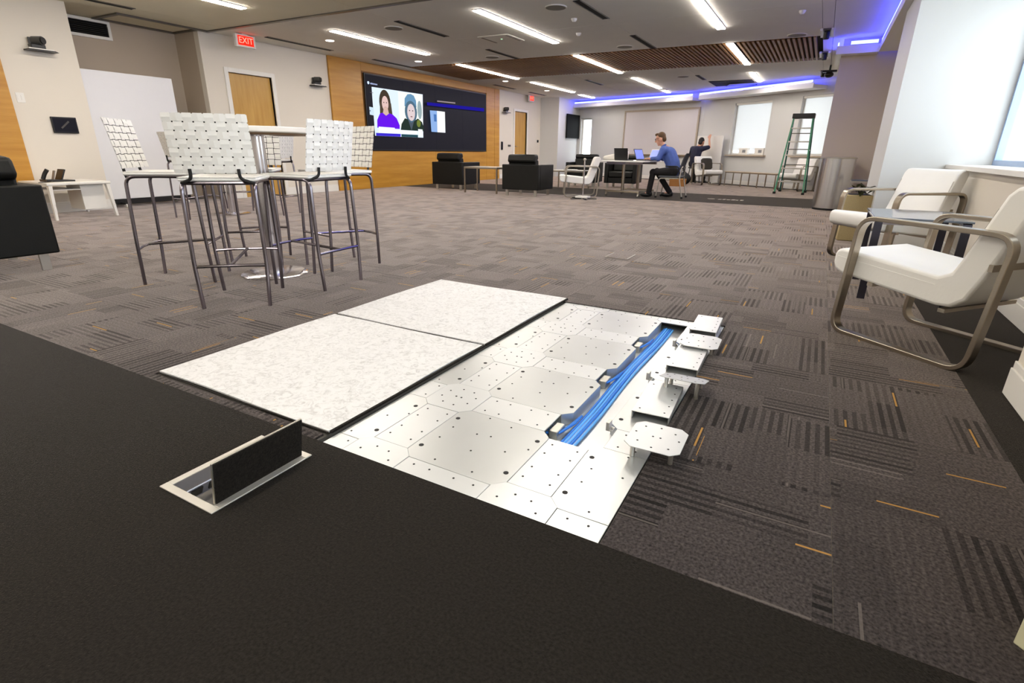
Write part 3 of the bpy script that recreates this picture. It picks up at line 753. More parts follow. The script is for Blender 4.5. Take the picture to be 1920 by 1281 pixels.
# ------------------------------------------------------------------ things on the left wall
def exit_sign(loc, label):
    t = thing('exit_sign', label, 'exit sign', loc, 0, 'red exit signs')
    m = MB(); m.box((-.03, -.19, -.21), (.03, .19, -.012)); obj('housing', m, 'white', t, bevel=.006)
    m = MB(); m.box((.031, -.15, -.18), (.034, .15, -.035)); obj('lit_panel', m, 'exit', t)
    m = MB(); m.box((-.02, -.05, -.012), (.02, .05, -.0005)); obj('mount', m, 'white', t)
    me = text_mesh('EXIT', .135, 'exit_letter', .001)
    o = obj('lettering', me, None, t); o.rotation_euler = (pi/2, 0, pi/2); o.location = (.0362, 0, -.108)
    return t
exit_sign((-9.1, 6.80, CZ), 'red exit sign above the left door by the white bar stools')
exit_sign((-9.36, 18.15, CZ), 'small red exit sign far away above the second door')
def wall_camera(loc, label, s=1.0):
    t = thing('wall_camera', label, 'camera', loc, 0, 'black wall cameras on shelves')
    m = MB(); m.box((.001, -.15, -.015), (.14, .13, 0)); obj('shelf', m, 'white', t, bevel=.003)
    m = MB(); m.prismx([(-.16, -.03), (.17, -.03), (.13, -.0155), (-.16, -.0155)], .001, .16); obj('bracket', m, 'black', t)
    m = MB(); m.box((.02, -.11, 0.0005), (.12, .05, .05)); obj('base', m, 'black', t, bevel=.008)
    m = MB(); m.box((.035, -.10, .05), (.05, -.075, .13)); m.box((.035, .03, .05), (.05, .055, .10)); obj('yoke', m, 'black', t)
    m = MB(); m.tube([(.03, -.04, .095), (.14, .015, .095)], .052, 18); h = obj('camera_head', m, mat('camera_body', '4a4a48', .35), t, smooth=True)
    m = MB(); m.tube([(.1405, .0152, .095), (.158, .024, .095)], [.044, .040], 18); obj('lens', m, 'black', h, smooth=True)
    return t
wall_camera((XN, 3.86, 2.10), 'black camera on a white wall shelf at the upper left')
wall_camera((XW, 8.62, 2.14), 'black camera on a wall shelf between left door and wood panel')
wall_camera((XW, 16.50, 2.10), 'small far black camera beside the second wooden door')
t = thing('control_tablet', 'black wall control tablet above the white telephone table', 'tablet', (XN, 3.94, 1.17), 0)
m = MB(); m.box((.0005, -.15, -.105), (.03, .15, .105)); obj('case', m, 'black', t, bevel=.006)
m = MB(); m.box((.0301, -.135, -.09), (.0315, .135, .09)); obj('screen', m, 'screen', t)
m = MB(); m.bar((.0325, -.05, -.04), (.0325, .05, .05), .004, .02); obj('scribble', m, mat('tablet_mark', '4d4a48', .5), t)
t = thing('light_switch', 'white light switch plate beside the honey wood door', 'switch', (XN, 3.525, 1.49), 0)
m = MB(); m.box((.0005, -.045, -.06), (.008, .045, .06)); obj('plate', m, 'white', t, bevel=.002)
for s in (-1, 1):
    m = MB(); m.box((.008, s*.02-.013, -.03), (.013, s*.02+.013, .03)); obj('rocker', m, 'white', t)
for (y, z, w_, h_, lb, nm) in ((16.33, 1.05, .10, .26, 'black wall panel right of the wood feature wall', 'wall_panel'), (16.83, 1.06, .16, .06, 'small grey room sign beside the second door', 'door_sign'), (19.0, 1.24, .09, .09, 'small far wall outlet on the left wall', 'outlet')):
    t = thing(nm, lb, 'panel', (XW, y, z), 0)
    m = MB(); m.box((.0005, -w_/2, -h_/2), (.025, w_/2, h_/2)); obj('plate', m, 'black' if nm != 'door_sign' else 'track', t, bevel=.003)
    m = MB(); m.box((.0252, -w_/2+.012, -h_/2+.012), (.028, w_/2-.012, h_/2-.012)); obj('face', m, 'screen' if nm != 'door_sign' else 'grey_mesh', t)
# alcove grille
t = thing('air_grille', 'black air grille in a white frame high in the alcove', 'vent', (-10.15, 4.74, 2.60), 0)
m = MB()
for a, b in (((-.43, -.14), (.46, -.10)), ((-.43, .085), (.46, .125)), ((-.43, -.10), (-.39, .085)), ((.42, -.10), (.46, .085))): m.box((.0005, a[0], a[1]), (.03, b[0], b[1]))
obj('frame', m, 'white', t)
m = MB(); m.box((.0005, -.39, -.10), (.006, .42, .085)); obj('duct', m, 'ceil_dark', t)
for k in range(7):
    m = MB(); m.obox((.016, .015, -.088+k*.026), (.008, 0, .004), (0, .405, 0), (-.0008, 0, .0016)); obj('louvre', m, 'black', t)
# mobile whiteboard
t = thing('whiteboard', 'tall white mobile whiteboard parked in the alcove', 'whiteboard', (-9.50, 4.97, 0), 0)
m = MB(); m.box((-.03, -.66, .125), (.03, .655, 1.94)); obj('board', m, mat('whiteboard_face', 'e9e9ec', .25, var=.01), t, bevel=.006)
m = MB(); m.box((-.028, -.62, .055), (.022, .62, .124)); obj('base_bar', m, 'black', t)
for y in (-.48, .48):
    m = MB(); m.box((-.22, y-.025, .05), (.16, y+.025, .075)); f = obj('foot', m, 'black', t)
    for x in (-.2, .14):
        m = MB(); m.tube([(x, y-.016, .032), (x, y+.016, .032)], .0315, 14); obj('caster', m, 'white', f)
# phone table and phone
t = thing('side_table', 'low white table with tapered legs holding the telephone', 'table', (-8.83, 3.55, 0), 0)
m = MB(); m.box((-.40, -.36, .425), (.40, .36, .458)); obj('table_top', m, 'white', t, bevel=.006)
for sx in (-1, 1):
    for sy in (-1, 1):
        m = MB(); a, b = (sx*.365, sy*.325), (sx*.395, sy*.35)
        m.prism([(-.03, -.02), (.03, -.02), (.03, .02), (-.03, .02)], 0, .425)
        m.v = [((a[0] if z > .1 else b[0]) + x*(1 if z > .1 else .65), (a[1] if z > .1 else b[1]) + y*(1 if z > .1 else .65), z) for x, y, z in m.v]
        obj('leg', m, 'white', t)
m = MB(); m.box((-.05, .02, .10), (.33, .29, .424)); obj('cabinet', m, 'white', t, bevel=.004)
m = MB(); m.box((-.34, -.30, .36), (.36, .30, .372)) ; m.v = [(x, y if y < 0 else .018, z) for x, y, z in m.v]; obj('shelf', m, 'white', t)
t = thing('telephone', 'black desk telephone on the low white table', 'telephone', (-8.75, 3.45, .4585), 0)
m = MB(); m.prismx([(-.16, 0), (.15, 0), (.15, .018), (-.16, .03)], -.11, .10); m.v = [(y*.0+x, y, z) for x, y, z in m.v]; obj('base', m, 'black', t, bevel=.004)
m = MB(); m.obox((-.02, .045, .085), (.09, 0, 0), (0, .03, .065), (0, -.008, .004)); obj('display', m, 'black', t, bevel=.003)
m = MB(); m.tube(fillet([(-.03, -.15, .03), (-.02, -.12, .10), (.0, -.09, .15)], .02), .024, 10); obj('handset', m, 'black', t, smooth=True)
m = MB(); m.obox((-.02, -.03, .075), (.03, 0, 0), (0, .02, .06), (0, -.004, .002)); obj('cradle', m, mat('phone_grey', '8a8684', .4), t)
m = MB(); m.tube(fillet([(.10, -.1, .012), (.2, -.16, .008), (.3, -.30, .008), (.30, -.33, .008)], .05), .005, 6); obj('cord', m, 'black', t)

# ================================================================== BAR TABLES AND STOOLS
def bar_table(loc, label, group):
    t = thing('bar_table', label, 'table', loc, 0, group)
    m = MB(); m.lathe([(.37, 1.008), (.39, 1.016), (.39, 1.044), (.385, 1.048)], 40); o = obj('table_top', m, 'white', t, bevel=.003)
    m = MB(); m.lathe([(.36, .998), (.375, 1.0079)], 40); obj('underside', m, mat('brown_edge', '6d5236', .5), t)
    m = MB(); m.lathe([(.05, .022), (.05, .99), (.12, .9975)], 24); obj('column', m, 'chrome', t, smooth=True)
    m = MB(); m.lathe([(.24, 0), (.24, .006), (.225, .014), (.06, .0215)], 48); obj('base_disc', m, 'chrome', t, smooth=True)
    return t
bar_table((-3.555, 2.64, 0), 'round white bar table on a chrome column between the near stools', 'white bar tables')
bar_table((-7.35, 4.90, 0), 'farther white bar table, behind the front woven stool', 'white bar tables')
def stool(loc, f, label):
    t = thing('bar_stool', label, 'stool', loc, yaw(*f), 'white woven bar stools')
    # side frames: rear foot - knee - seat rail - knee - front foot, one leg each
    def leg(sx, sy):
        p = fillet([(sx*.185, sy*.225, .0), (sx*.197, sy*.215, .27), (sx*.19, sy*.20, .725), (sx*.19, 0, .728)], .06, 6)
        m = MB(); m.tube(p, .0115, 10); return m
    for sx in (-1, 1):
        for sy in (-1, 1): obj('leg', leg(sx, sy), 'dchrome', t, smooth=True)
    for sy in (-1, 1):
        m = MB(); m.tube([(-.195, sy*.214, .262+.012*sy), (-.09, sy*.224, .266+.012*sy), (.09, sy*.224, .266+.012*sy), (.195, sy*.214, .262+.012*sy)], .009, 8); obj('foot_rail', m, 'dchrome', t, smooth=True)
    m = MB(); m.tube([(0, -.222, .255), (0, .222, .28)], .009, 8); obj('stretcher', m, 'dchrome', t, smooth=True)
    for y in (-.19, .19):
        m = MB(); m.tube([(-.19, y, .722), (.19, y, .722)], .010, 8); obj('seat_rail', m, 'dchrome', t, smooth=True)
    m = MB()
    m.prism([(-.205, -.205), (.205, -.205), (.205, .205), (-.205, .205)], .732, .752); obj('seat', m, 'white_leather', t, bevel=.009)
    for i in range(7):
        x = -.205+.0586*(i+.5); m = MB(); m.box((x-.0275, -.208, .7522), (x+.0275, .208, .7555)); obj('seat_strap', m, 'white_leather', t)
    # woven back, slightly reclined and bowed
    NX, NZ = 8, 7; W, H0, H1 = .212, .775, 1.085
    def bp(u, v, off=0):   # u,v in 0..1
        x = -W+2*W*u; z = H0+(H1-H0)*v
        y = -.205-.055*v - .02*(1-(2*u-1)**2)+.01 + off
        return (x, y, z)
    for i in range(NX):
        m = MB(); vs = []; a, b = (i+.08)/NX, (i+.92)/NX
        K = NZ*2
        for k in range(K+1):
            v = k/K; o_ = .0035*cos(pi*(v*NZ-.5))*(1 if i % 2 else -1)
            vs += [bp(a, v, o_), bp(b, v, o_)]
        n0 = len(vs); vs += [(x, y-.0018, z) for x, y, z in vs]
        fs = [(2*k, 2*k+1, 2*k+3, 2*k+2) for k in range(K)]+[(n0+2*k, n0+2*k+2, n0+2*k+3, n0+2*k+1) for k in range(K)]
        fs += [(2*k, 2*k+2, n0+2*k+2, n0+2*k) for k in range(K)]+[(2*k+1, n0+2*k+1, n0+2*k+3, 2*k+3) for k in range(K)]
        m.add(vs, fs); obj('back_strap', m, 'white_leather', t)
    for j in range(NZ):
        m = MB(); vs = []; a, b = (j+.08)/NZ, (j+.92)/NZ; K = NX*2
        for k in range(K+1):
            u = k/K; o_ = -.0035*cos(pi*(u*NX-.5))*(1 if j % 2 else -1)
            vs += [bp(u, a, o_), bp(u, b, o_)]
        n0 = len(vs); vs += [(x, y-.0018, z) for x, y, z in vs]
        fs = [(2*k, 2*k+1, 2*k+3, 2*k+2) for k in range(K)]+[(n0+2*k, n0+2*k+2, n0+2*k+3, n0+2*k+1) for k in range(K)]
        fs += [(2*k, 2*k+2, n0+2*k+2, n0+2*k) for k in range(K)]+[(2*k+1, n0+2*k+1, n0+2*k+3, 2*k+3) for k in range(K)]
        m.add(vs, fs); obj('back_strap', m, 'white_leather', t)
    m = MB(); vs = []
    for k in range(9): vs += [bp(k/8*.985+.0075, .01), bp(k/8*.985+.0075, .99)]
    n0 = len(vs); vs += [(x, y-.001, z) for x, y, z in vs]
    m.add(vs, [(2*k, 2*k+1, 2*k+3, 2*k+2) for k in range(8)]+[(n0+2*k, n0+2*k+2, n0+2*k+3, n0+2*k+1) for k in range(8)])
    obj('weave_shade', m, 'rubber', t)  # dark sheet between the straps, painting the shade in the weave gaps
    for s in (-1, 1):
        m = MB(); m.tube(fillet([(s*.19, -.19, .722), (s*.125, -.222, .745), (s*.125, -.226, .80)], .03, 4), .009, 8); obj('back_bracket', m, 'rubber', t, smooth=True)
    return t
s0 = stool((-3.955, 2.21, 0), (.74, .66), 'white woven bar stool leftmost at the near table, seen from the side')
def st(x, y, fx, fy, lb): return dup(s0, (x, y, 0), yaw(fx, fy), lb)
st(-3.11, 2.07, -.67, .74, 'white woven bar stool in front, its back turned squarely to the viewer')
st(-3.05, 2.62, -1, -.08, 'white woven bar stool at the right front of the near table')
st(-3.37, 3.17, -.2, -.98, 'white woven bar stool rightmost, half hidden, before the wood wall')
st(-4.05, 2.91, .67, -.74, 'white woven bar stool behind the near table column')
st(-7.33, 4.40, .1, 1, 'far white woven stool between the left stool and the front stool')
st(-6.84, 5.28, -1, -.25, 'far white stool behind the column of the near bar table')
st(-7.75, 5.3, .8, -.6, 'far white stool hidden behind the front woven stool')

# ================================================================== BLACK LEATHER ARMCHAIRS
def armchair(loc, f, label, wd=.84, leg='alu'):
    t = thing('armchair', label, 'armchair', loc, yaw(*f), 'black leather armchairs')
    h = wd/2; a = .10
    m = MB(); m.box((-h, -.42, .13), (h, -.31, .635)); obj('back', m, 'leather', t, bevel=.012)
    for s in (-1, 1):
        m = MB(); m.box((min(s*h, s*(h-a)), -.308, .13), (max(s*h, s*(h-a)), .42, .635)); obj('arm', m, 'leather', t, bevel=.012)
    m = MB(); m.box((-h+a+.002, -.308, .13), (h-a-.002, .40, .27)); obj('seat_base', m, 'leather', t, bevel=.01)
    m = MB(); m.box((-h+a+.004, -.30, .272), (h-a-.004, .42, .42)); obj('seat_cushion', m, 'leather', t, bevel=.03)
    m = MB(); m.prismx([(-.305, .425), (-.12, .425), (-.17, .73), (-.33, .74)], -h+a+.006, h-a-.006); obj('back_cushion', m, 'leather', t, bevel=.025)
    m = MB(); m.prismx([(-.40, .70), (-.335, .66), (-.16, .742), (-.19, .84), (-.36, .83)], -h+a+.01, h-a-.01); obj('head_roll', m, 'leather', t, bevel=.03)
    for sx in (-1, 1):
        for sy in (-1, 1):
            m = MB(); m.box((sx*(h-.09)-.03, sy*.35-.012, 0), (sx*(h-.09)+.03, sy*.35+.012, .129)); obj('leg', m, leg, t)
    return t
ac0 = armchair((-5.49, 1.485, 0), (-1, .05), 'black leather armchair cut off at the far left edge')
dup(ac0, (-7.75, 11.15, 0), yaw(-.05, 1), 'black leather armchair nearest the wood wall, under the screen')
dup(ac0, (-5.52, 10.64, 0), yaw(-.06, 1), 'black leather armchair with its back to us, right of the small table')
dup(ac0, (-5.62, 14.15, 0), yaw(.15, -1), 'black leather armchair facing us behind the chrome post')
dup(ac0, (-4.62, 14.45, 0), yaw(.1, -1), 'black leather armchair half hidden under the laptop table')
def frame_table(name, loc, sx, sy, h, label, top, frame, yw=0., tk=.02, lw=.03):
    t = thing(name, label, 'table', loc, yw)
    m = MB(); m.box((-sx, -sy, h-tk), (sx, sy, h)); obj('table_top', m, top, t, bevel=.003)
    m = MB()
    for s in (-1, 1):
        m.box((-sx, s*sy-(.0 if s < 0 else lw), h-tk-.022), (sx, s*sy+(lw if s < 0 else 0), h-tk-.0005)); m.box((min(s*sx, s*(sx-lw)), -sy+lw, h-tk-.022), (max(s*sx, s*(sx-lw)), sy-lw, h-tk-.0005))
    obj('apron', m, frame, t)
    for a in (-1, 1):
        for b in (-1, 1):
            m = MB(); m.box((min(a*sx, a*(sx-lw)), min(b*sy, b*(sy-lw)), 0), (max(a*sx, a*(sx-lw)), max(b*sy, b*(sy-lw)), h-tk-.023)); obj('leg', m, frame, t)
    return t
frame_table('side_table', (-6.62, 10.72, 0), .42, .30, .56, 'square metal framed side table between two black armchairs', 'alu', 'nickel', .05)
frame_table('side_table', (-5.55, 13.05, 0), .42, .28, .46, 'low grey side table before the armchair facing us', 'alu', 'nickel', .1)
m = MB(); m.obox((0, 0, .006), (.14, .02, 0), (-.015, .10, 0), (0, 0, .005)); m.obox((0, 0, .016), (.12, .03, 0), (-.02, .09, 0), (0, 0, .0045)); tag(obj('magazine', m, mat('paper_grey', 'c9c9c6', .5), loc=(-5.5, 13.0, .461)), 'pale magazine lying on the low grey side table', 'magazine')

# ================================================================== WHITE LOOP ARMCHAIRS
def lounge(loc, f, label):
    t = thing('lounge_chair', label, 'armchair', loc, yaw(*f), 'white lounge chairs with steel loop arms')
    loop = fillet([(.335, .008), (-.335, .008), (-.375, .615), (.30, .618)], .085, 7, closed=True)
    loop = [(p.x, p.y) for p in loop]
    for s in (-1, 1):
        m = MB(); m.sweep_rect(loop, s*.288, .052, .022); obj('loop_arm', m, 'nickel', t, bevel=.003)
    m = MB()
    for y, z in ((.20, .285), (-.16, .245)): m.bar((-.268, y, z), (.268, y, z), .03, .018)
    m.bar((-.27, -.30, .47), (.27, -.30, .47), .018, .03)
    obj('cross_bar', m, 'nickel', t)
    prof = [(.44, .405), (.43, .43), (.40, .44), (-.10, .395), (-.15, .42), (-.182, .50), (-.272, .77), (-.30, .805), (-.36, .81), (-.395, .77), (-.375, .70), (-.285, .42), (-.24, .31), (-.185, .265), (-.12, .258), (.38, .305), (.425, .325), (.44, .36)]
    m = MB(); m.prismx(prof, -.262, .262); obj('shell', m, 'white_leather', t, bevel=.016, seg=3)
    m = MB(); m.prismx([(-.163, .432), (-.166, .434), (-.2568, .715), (-.2535, .714)], -.255, .255); obj('seam', m, mat('seam_grey', 'b9b4ac', .6), t)
    m = MB(); m.bar((-.2625, .42, .395), (-.2625, -.10, .352), .002, .006); m.bar((.2625, .42, .395), (.2625, -.10, .352), .002, .006); obj('piping', m, 'white_leather', t)
    return t
l0 = lounge((.650, 3.335, 0), (-.76, .65), 'white lounge chair nearest on the right, with brown steel loop arms')
dup(l0, (.64, 5.93, 0), yaw(-.76, -.65), 'white lounge chair beyond the smoked glass table, facing left')
dup(l0, (-4.46, 11.00, 0), yaw(-.90, -.44), 'white lounge chair beside the laptop table, seen from the side')
dup(l0, (-3.0, 17.45, 0), yaw(.62, -.78), 'far white lounge chair with a dark cushion on it')
dup(l0, (-.52, 16.35, 0), yaw(-.55, -.85), 'far white lounge chair half hidden behind the ladder')
# smoked glass side table between the two right chairs
t = thing('side_table', 'smoked glass side table between the two right lounge chairs', 'table', (.605, 4.50, 0), 0)
m = MB(); m.box((-.255, -.34, .535), (.255, .34, .547)); obj('table_top', m, 'glass_dark', t, bevel=.002)
for sx in (-1, 1):
    m = MB(); m.sweep_rect([(p.x, p.y) for p in fillet([(-.33, .008), (-.33, .527), (.33, .527), (.33, .008)], .01, 2)], sx*.225, .045, .014, closed=False); obj('leg_frame', m, mat('dark_steel', '4a4a55', .3, metal=.9), t)
m = MB(); m.bar((-.2, -.315, .51), (.2, -.315, .51), .012, .02); m.bar((-.2, .315, .51), (.2, .315, .51), .012, .02); obj('cross_bar', m, 'dchrome', t)
# dark cushion on the far chair, bench
m = MB(); m.ell((0, 0, 0), (.20, .065, .19), 16, 10); m.v = [(max(-.17, min(.17, x*1.15)), y, max(-.16, min(.16, z*1.15))) for x, y, z in m.v]
o = obj('cushion', m, mat('dark_cushion', '2a2620', .8, var=.5, scale=14), smooth=True, loc=(-3.045, 17.505, .60)); o.rotation_euler = (-.30, 0, yaw(.62, -.78)+pi); tag(o, 'dark patterned cushion on the far white lounge chair', 'cushion')
bq = yaw(*(Vector((WC.y-WB1.y, WB1.x-WC.x)).normalized()))
t = thing('low_bench', 'long low bench table with thin dark legs under the shaded window', 'bench', (-1.66, 17.12, 0), bq)
m = MB(); m.box((-.92, -.18, .39), (.92, .18, .41)); obj('bench_top', m, 'wall_grey', t, bevel=.003)
m = MB(); m.box((-.90, -.17, .365), (.90, -.15, .3895)); m.box((-.90, .15, .365), (.90, .17, .3895)); obj('rail', m, 'nickel', t)
for x in (-.88, -.28, .30, .88):
    m = MB(); m.sweep_rect([(-.16, .0), (-.16, .365), (.16, .365), (.16, .0)], x, .028, .02, closed=False); obj('leg_frame', m, 'nickel', t)

# ================================================================== LAPTOP TABLE AND PEOPLE
TB = Vector((-3.69, 11.54)); TA = Vector((.10, .995)); TX = Vector((.995, -.10))
ty = yaw(TA.x, TA.y)
t = thing('work_table', 'white wheeled work table with the open laptops', 'table', (TB.x, TB.y, 0), ty)
m = MB(); m.box((-.50, -.18, .712), (.50, 1.05, .74)); obj('table_top', m, 'white', t, bevel=.004)
m = MB(); m.box((-.40, -.02, .66), (.40, .03, .711)); m.box((-.40, .82, .66), (.40, .87, .711)); m.box((-.03, .03, .66), (.03, .82, .70)); obj('under_frame', m, 'dchrome', t)
for y in (0.005, .845):
    m = MB(); m.tube([(0, y, .12), (0, y, .66)], .032, 14); lg = obj('leg', m, 'nickel', t, smooth=True)
    m = MB(); m.prismx([(y-.025, .085), (y+.025, .085), (y+.02, .13), (y-.02, .13)], -.39, .39); obj('foot', m, 'nickel', lg, bevel=.006)
    for s in (-1, 1):
        m = MB(); m.tube([(s*.37-.014, y, .03), (s*.37+.014, y, .03)], .0295, 14); m.box((s*.37-.02, y-.014, .04), (s*.37+.02, y+.014, .084)); obj('caster', m, 'alu', lg)
def laptop(x, y, z, f, label, body, scrm, ang=1.95, w_=.33):
    t = thing('laptop', label, 'laptop', (x, y, z), yaw(*f))
    m = MB(); m.box((-w_/2, -.115, 0), (w_/2, .115, .016)); obj('keyboard_base', m, body, t, bevel=.003)
    m = MB(); L = .23; d = Vector((0, cos(ang), sin(ang)))*-1
    hy = Vector((0, -.115, .017)); dirv = Vector((0, -cos(pi-ang)*1.0, sin(pi-ang)))
    c = hy+dirv*L/2; nn = Vector((0, dirv.z, -dirv.y))
    m.obox(c, (w_/2, 0, 0), dirv*L/2, nn*.004); lid = obj('lid', m, body, t)
    m = MB(); m.obox(c+nn*.0052, (w_/2-.015, 0, 0), dirv*(L/2-.015), nn*.0008); obj('screen', m, scrm, lid)
    m = MB(); m.box((-w_/2+.03, -.06, .0162), (w_/2-.03, .04, .0175)); obj('keys', m, 'black', t)
    return t
# laptops: front faces +y of the thing (towards its user)
laptop(-3.33, 11.83, .7405, (1, -.28), 'open laptop with a bluish screen in front of the seated man', 'grey_mesh', 'screen_blue')
laptop(-3.72, 11.60, .7405, (.25, 1), 'black laptop with its lid back towards us on the table', 'black', 'screen', 1.75)
laptop(-3.40, 12.38, .7405, (-.6, -.8), 'silver laptop farthest back on the work table', 'alu', 'screen_blue')
m = MB(); m.prism([(-.28, -.16), (.26, -.12), (.2, .18), (-.26, .14)], 0, .03); m.v = [(x, y, z+(.16 if x > .1 and z > .01 else .05 if z > .01 else 0)) for x, y, z in m.v]
o = obj('jacket', m, mat('white_cloth', 'eeeae0', .9), bevel=.03, loc=(-3.99, 11.95, .7408)); tag(o, 'white cloth heaped on the left end of the work table', 'cloth')
# task chair of the seated man
MC = Vector((-2.74, 11.90)); MF = (-.97, -.02)
t = thing('task_chair', 'grey mesh backed visitor chair under the seated man', 'chair', (MC.x, MC.y, 0), yaw(*MF))
m = MB(); m.box((-.23, -.22, .415), (.23, .24, .452)); obj('seat', m, 'grey_mesh', t, bevel=.014)
m = MB(); vs = []
pr = [(-.20, .58), (-.225, .66), (-.25, .76), (-.285, .86), (-.315, .90)]
for y, z in pr:
    for k in range(7):
        u = k/6*2-1; vs.append((u*.21*(1-.12*((z-.7)/.2)**2), y+.035*u*u, z))
n0 = len(vs); vs += [(x, y-.02, z) for x, y, z in vs]
fs = [(r*7+k, r*7+k+1, (r+1)*7+k+1, (r+1)*7+k) for r in range(4) for k in range(6)]; fs += [(n0+a, n0+d, n0+c, n0+b) for a, b, c, d in fs[:24]]
for k in range(6): fs += [(k, n0+k, n0+k+1, k+1), (28+k, 29+k, n0+29+k, n0+28+k)]
for r in range(4): fs += [(r*7, (r+1)*7, n0+(r+1)*7, n0+r*7), (r*7+6, n0+r*7+6, n0+(r+1)*7+6, (r+1)*7+6)]
m.add(vs, fs); obj('backrest', m, 'grey_mesh', t, smooth=True)
for s in (-1, 1):
    m = MB(); m.tube(fillet([(s*.235, .25, 0.02), (s*.235, .21, .40), (s*.235, -.18, .405)], .05, 5), .012, 10); obj('leg', m, 'alu', t, smooth=True)
    m = MB(); m.tube(fillet([(s*.235, -.29, .03), (s*.235, -.20, .40), (s*.20, -.215, .60)], .08, 5), .012, 10); obj('leg', m, 'alu', t, smooth=True)
    m = MB(); m.tube(fillet([(s*.25, -.19, .50), (s*.27, -.17, .64), (s*.27, .10, .645)], .05, 5), .013, 8); obj('armrest', m, 'black', t, smooth=True)
    for y in (.25, -.29):
        m = MB(); m.tube([(s*.235-.013, y, .0235), (s*.235+.013, y, .0235)], .023, 12); obj('caster', m, 'rubber', t)
    m = MB(); m.tube([(s*.20, -.215, .60), (s*.15, -.23, .64)], .011, 8); obj('back_bracket', m, 'alu', t)

def limb(m, pts, rs, n=12):
    m.tube(pts, rs, n)
    for p, r in zip(pts, rs): m.ell(p, (r*.99,)*3, n, 8)
def remesh(o, vox, sm=3):
    r = o.modifiers.new('remesh', 'REMESH'); r.mode = 'VOXEL'; r.voxel_size = vox; r.use_smooth_shade = True
    if sm:
        s = o.modifiers.new('smooth', 'SMOOTH'); s.factor = .5; s.iterations = sm
    return o
def head(m, c, f, up=Vector((0, 0, 1)), s=1.0):
    """head shape, c = centre of skull, f = face direction"""
    f = Vector(f).normalized(); up = Vector(up).normalized(); rt = f.cross(up).normalized(); up = rt.cross(f)
    R = Matrix((rt, f, up)).transposed(); c = Vector(c)
    def at(x, y, z): return c + R @ Vector((x*s, y*s, z*s))
    m.ell(at(0, -.005, .02), (.075*s, .095*s, .095*s), 18, 12, R)
    m.ell(at(0, .03, -.05), (.055*s, .06*s, .07*s), 16, 10, R)
    m.ell(at(0, .06, -.09), (.028*s, .025*s, .025*s), 12, 8, R)           # chin
    m.tube([at(0, .082, .02), at(0, .112, -.022), at(0, .085, -.036)], [.009*s, .016*s, .011*s], 8)  # nose
    m.ell(at(0, .082, -.062), (.024*s, .012*s, .009*s), 10, 6, R)          # lips
    m.ell(at(0, .08, .034), (.05*s, .012*s, .010*s), 10, 6, R)             # brow
    for sx in (-1, 1): m.ell(at(sx*.078, -.005, -.01), (.012*s, .024*s, .034*s), 10, 8, R)
    return at, R
def hand(m, wrist, d, nrm, side, curl=.5, s=1.0):
    """five fingered hand: d = forearm direction, nrm = back of the hand, side = thumb side (+1/-1)"""
    d = Vector(d).normalized(); nrm = Vector(nrm); nrm = (nrm-d*nrm.dot(d)).normalized(); lat = d.cross(nrm)*side; w0 = Vector(wrist)
    for k in range(5):
        u = (k-2)/2
        m.tube([w0+lat*u*.018*s, w0+d*.085*s+lat*u*.034*s], [.016*s, .014*s], 8)
    for k, L in enumerate((.062, .075, .082, .072)):
        u = -1+k*2/3; b = w0+d*.085*s-lat*u*.033*s; p = [b]; a = 0.
        for seg_ in (.45, .32, .23):
            a += curl*.75; p.append(p[-1]+(d*cos(a)-nrm*sin(a))*L*seg_*s)
        m.tube(p, [.0095*s, .009*s, .0083*s, .0065*s], 8); m.ell(p[-1], (.0068*s,)*3, 8, 6)
    p0 = w0+d*.02*s+lat*.022*s; p1 = p0+(d*.6+lat*.7-nrm*.2).normalized()*.045*s; p2 = p1+(d*.9+lat*.25-nrm*.35).normalized()*.032*s; p3 = p2+(d-nrm*.4).normalized()*.022*s
    m.tube([p0, p1, p2, p3], [.014*s, .012*s, .010*s, .0075*s], 8)
V = Vector
# ---- the seated man (local frame: facing +y)
t = thing('person', 'seated man in a blue shirt and dark trousers typing on a laptop', 'person', (MC.x, MC.y, 0), yaw(*MF))
sh = {s: V((s*.175, .21, .975)) for s in (-1, 1)}; el = {s: V((s*.235, .27, .79)) for s in (-1, 1)}; wr = {s: V((s*.12, .475, .785)) for s in (-1, 1)}
kn = {1: V((.13, .36, .52)), -1: V((-.12, .38, .51))}; an = {1: V((.15, .05, .11)), -1: V((-.13, .43, .095))}
hp = {s: V((s*.09, .0, .53)) for s in (-1, 1)}
m = MB()
limb(m, [V((0, .0, .55)), V((0, .03, .72)), V((0, .13, .89)), V((0, .18, .97))], [.12, .115, .125, .09])
limb(m, [V((0, .20, .98)), V((0, .27, 1.08))], [.055, .05])
at, R_ = head(m, (0, .315, 1.175), (0, 1, -.32), s=1.08)
for s in (-1, 1):
    limb(m, [sh[s], el[s], wr[s]], [.045, .038, .026]); hand(m, wr[s], (-s*.25, 1, -.10), (0, .1, 1), -s, .35)
    limb(m, [hp[s], kn[s], an[s]], [.085, .055, .038]); m.tube([an[s], an[s]+V((0, .10, -.05))], [.035, .03], 8)
body = remesh(obj('body', m, 'skin', t), .0065, 2)
m = MB()
limb(m, [V((0, -.01, .56)), V((0, .015, .70)), V((0, .11, .875))], [.150, .148, .152]); limb(m, [V((-.10, .17, .945)), V((.10, .17, .945))], [.095, .095]); limb(m, [V((0, .205, .99)), V((0, .235, 1.03))], [.07, .062])
for s in (-1, 1): limb(m, [sh[s]+V((-s*.02, 0, -.01)), el[s], el[s]*.25+wr[s]*.75], [.072, .058, .040])
remesh(obj('shirt', m, 'blue_shirt', t), .011, 3)
m = MB(); limb(m, [V((-.07, -.01, .545)), V((.07, -.01, .545))], [.128, .128])
for s in (-1, 1): limb(m, [hp[s], kn[s], an[s]+V((0, 0, .0))], [.108, .078, .058])
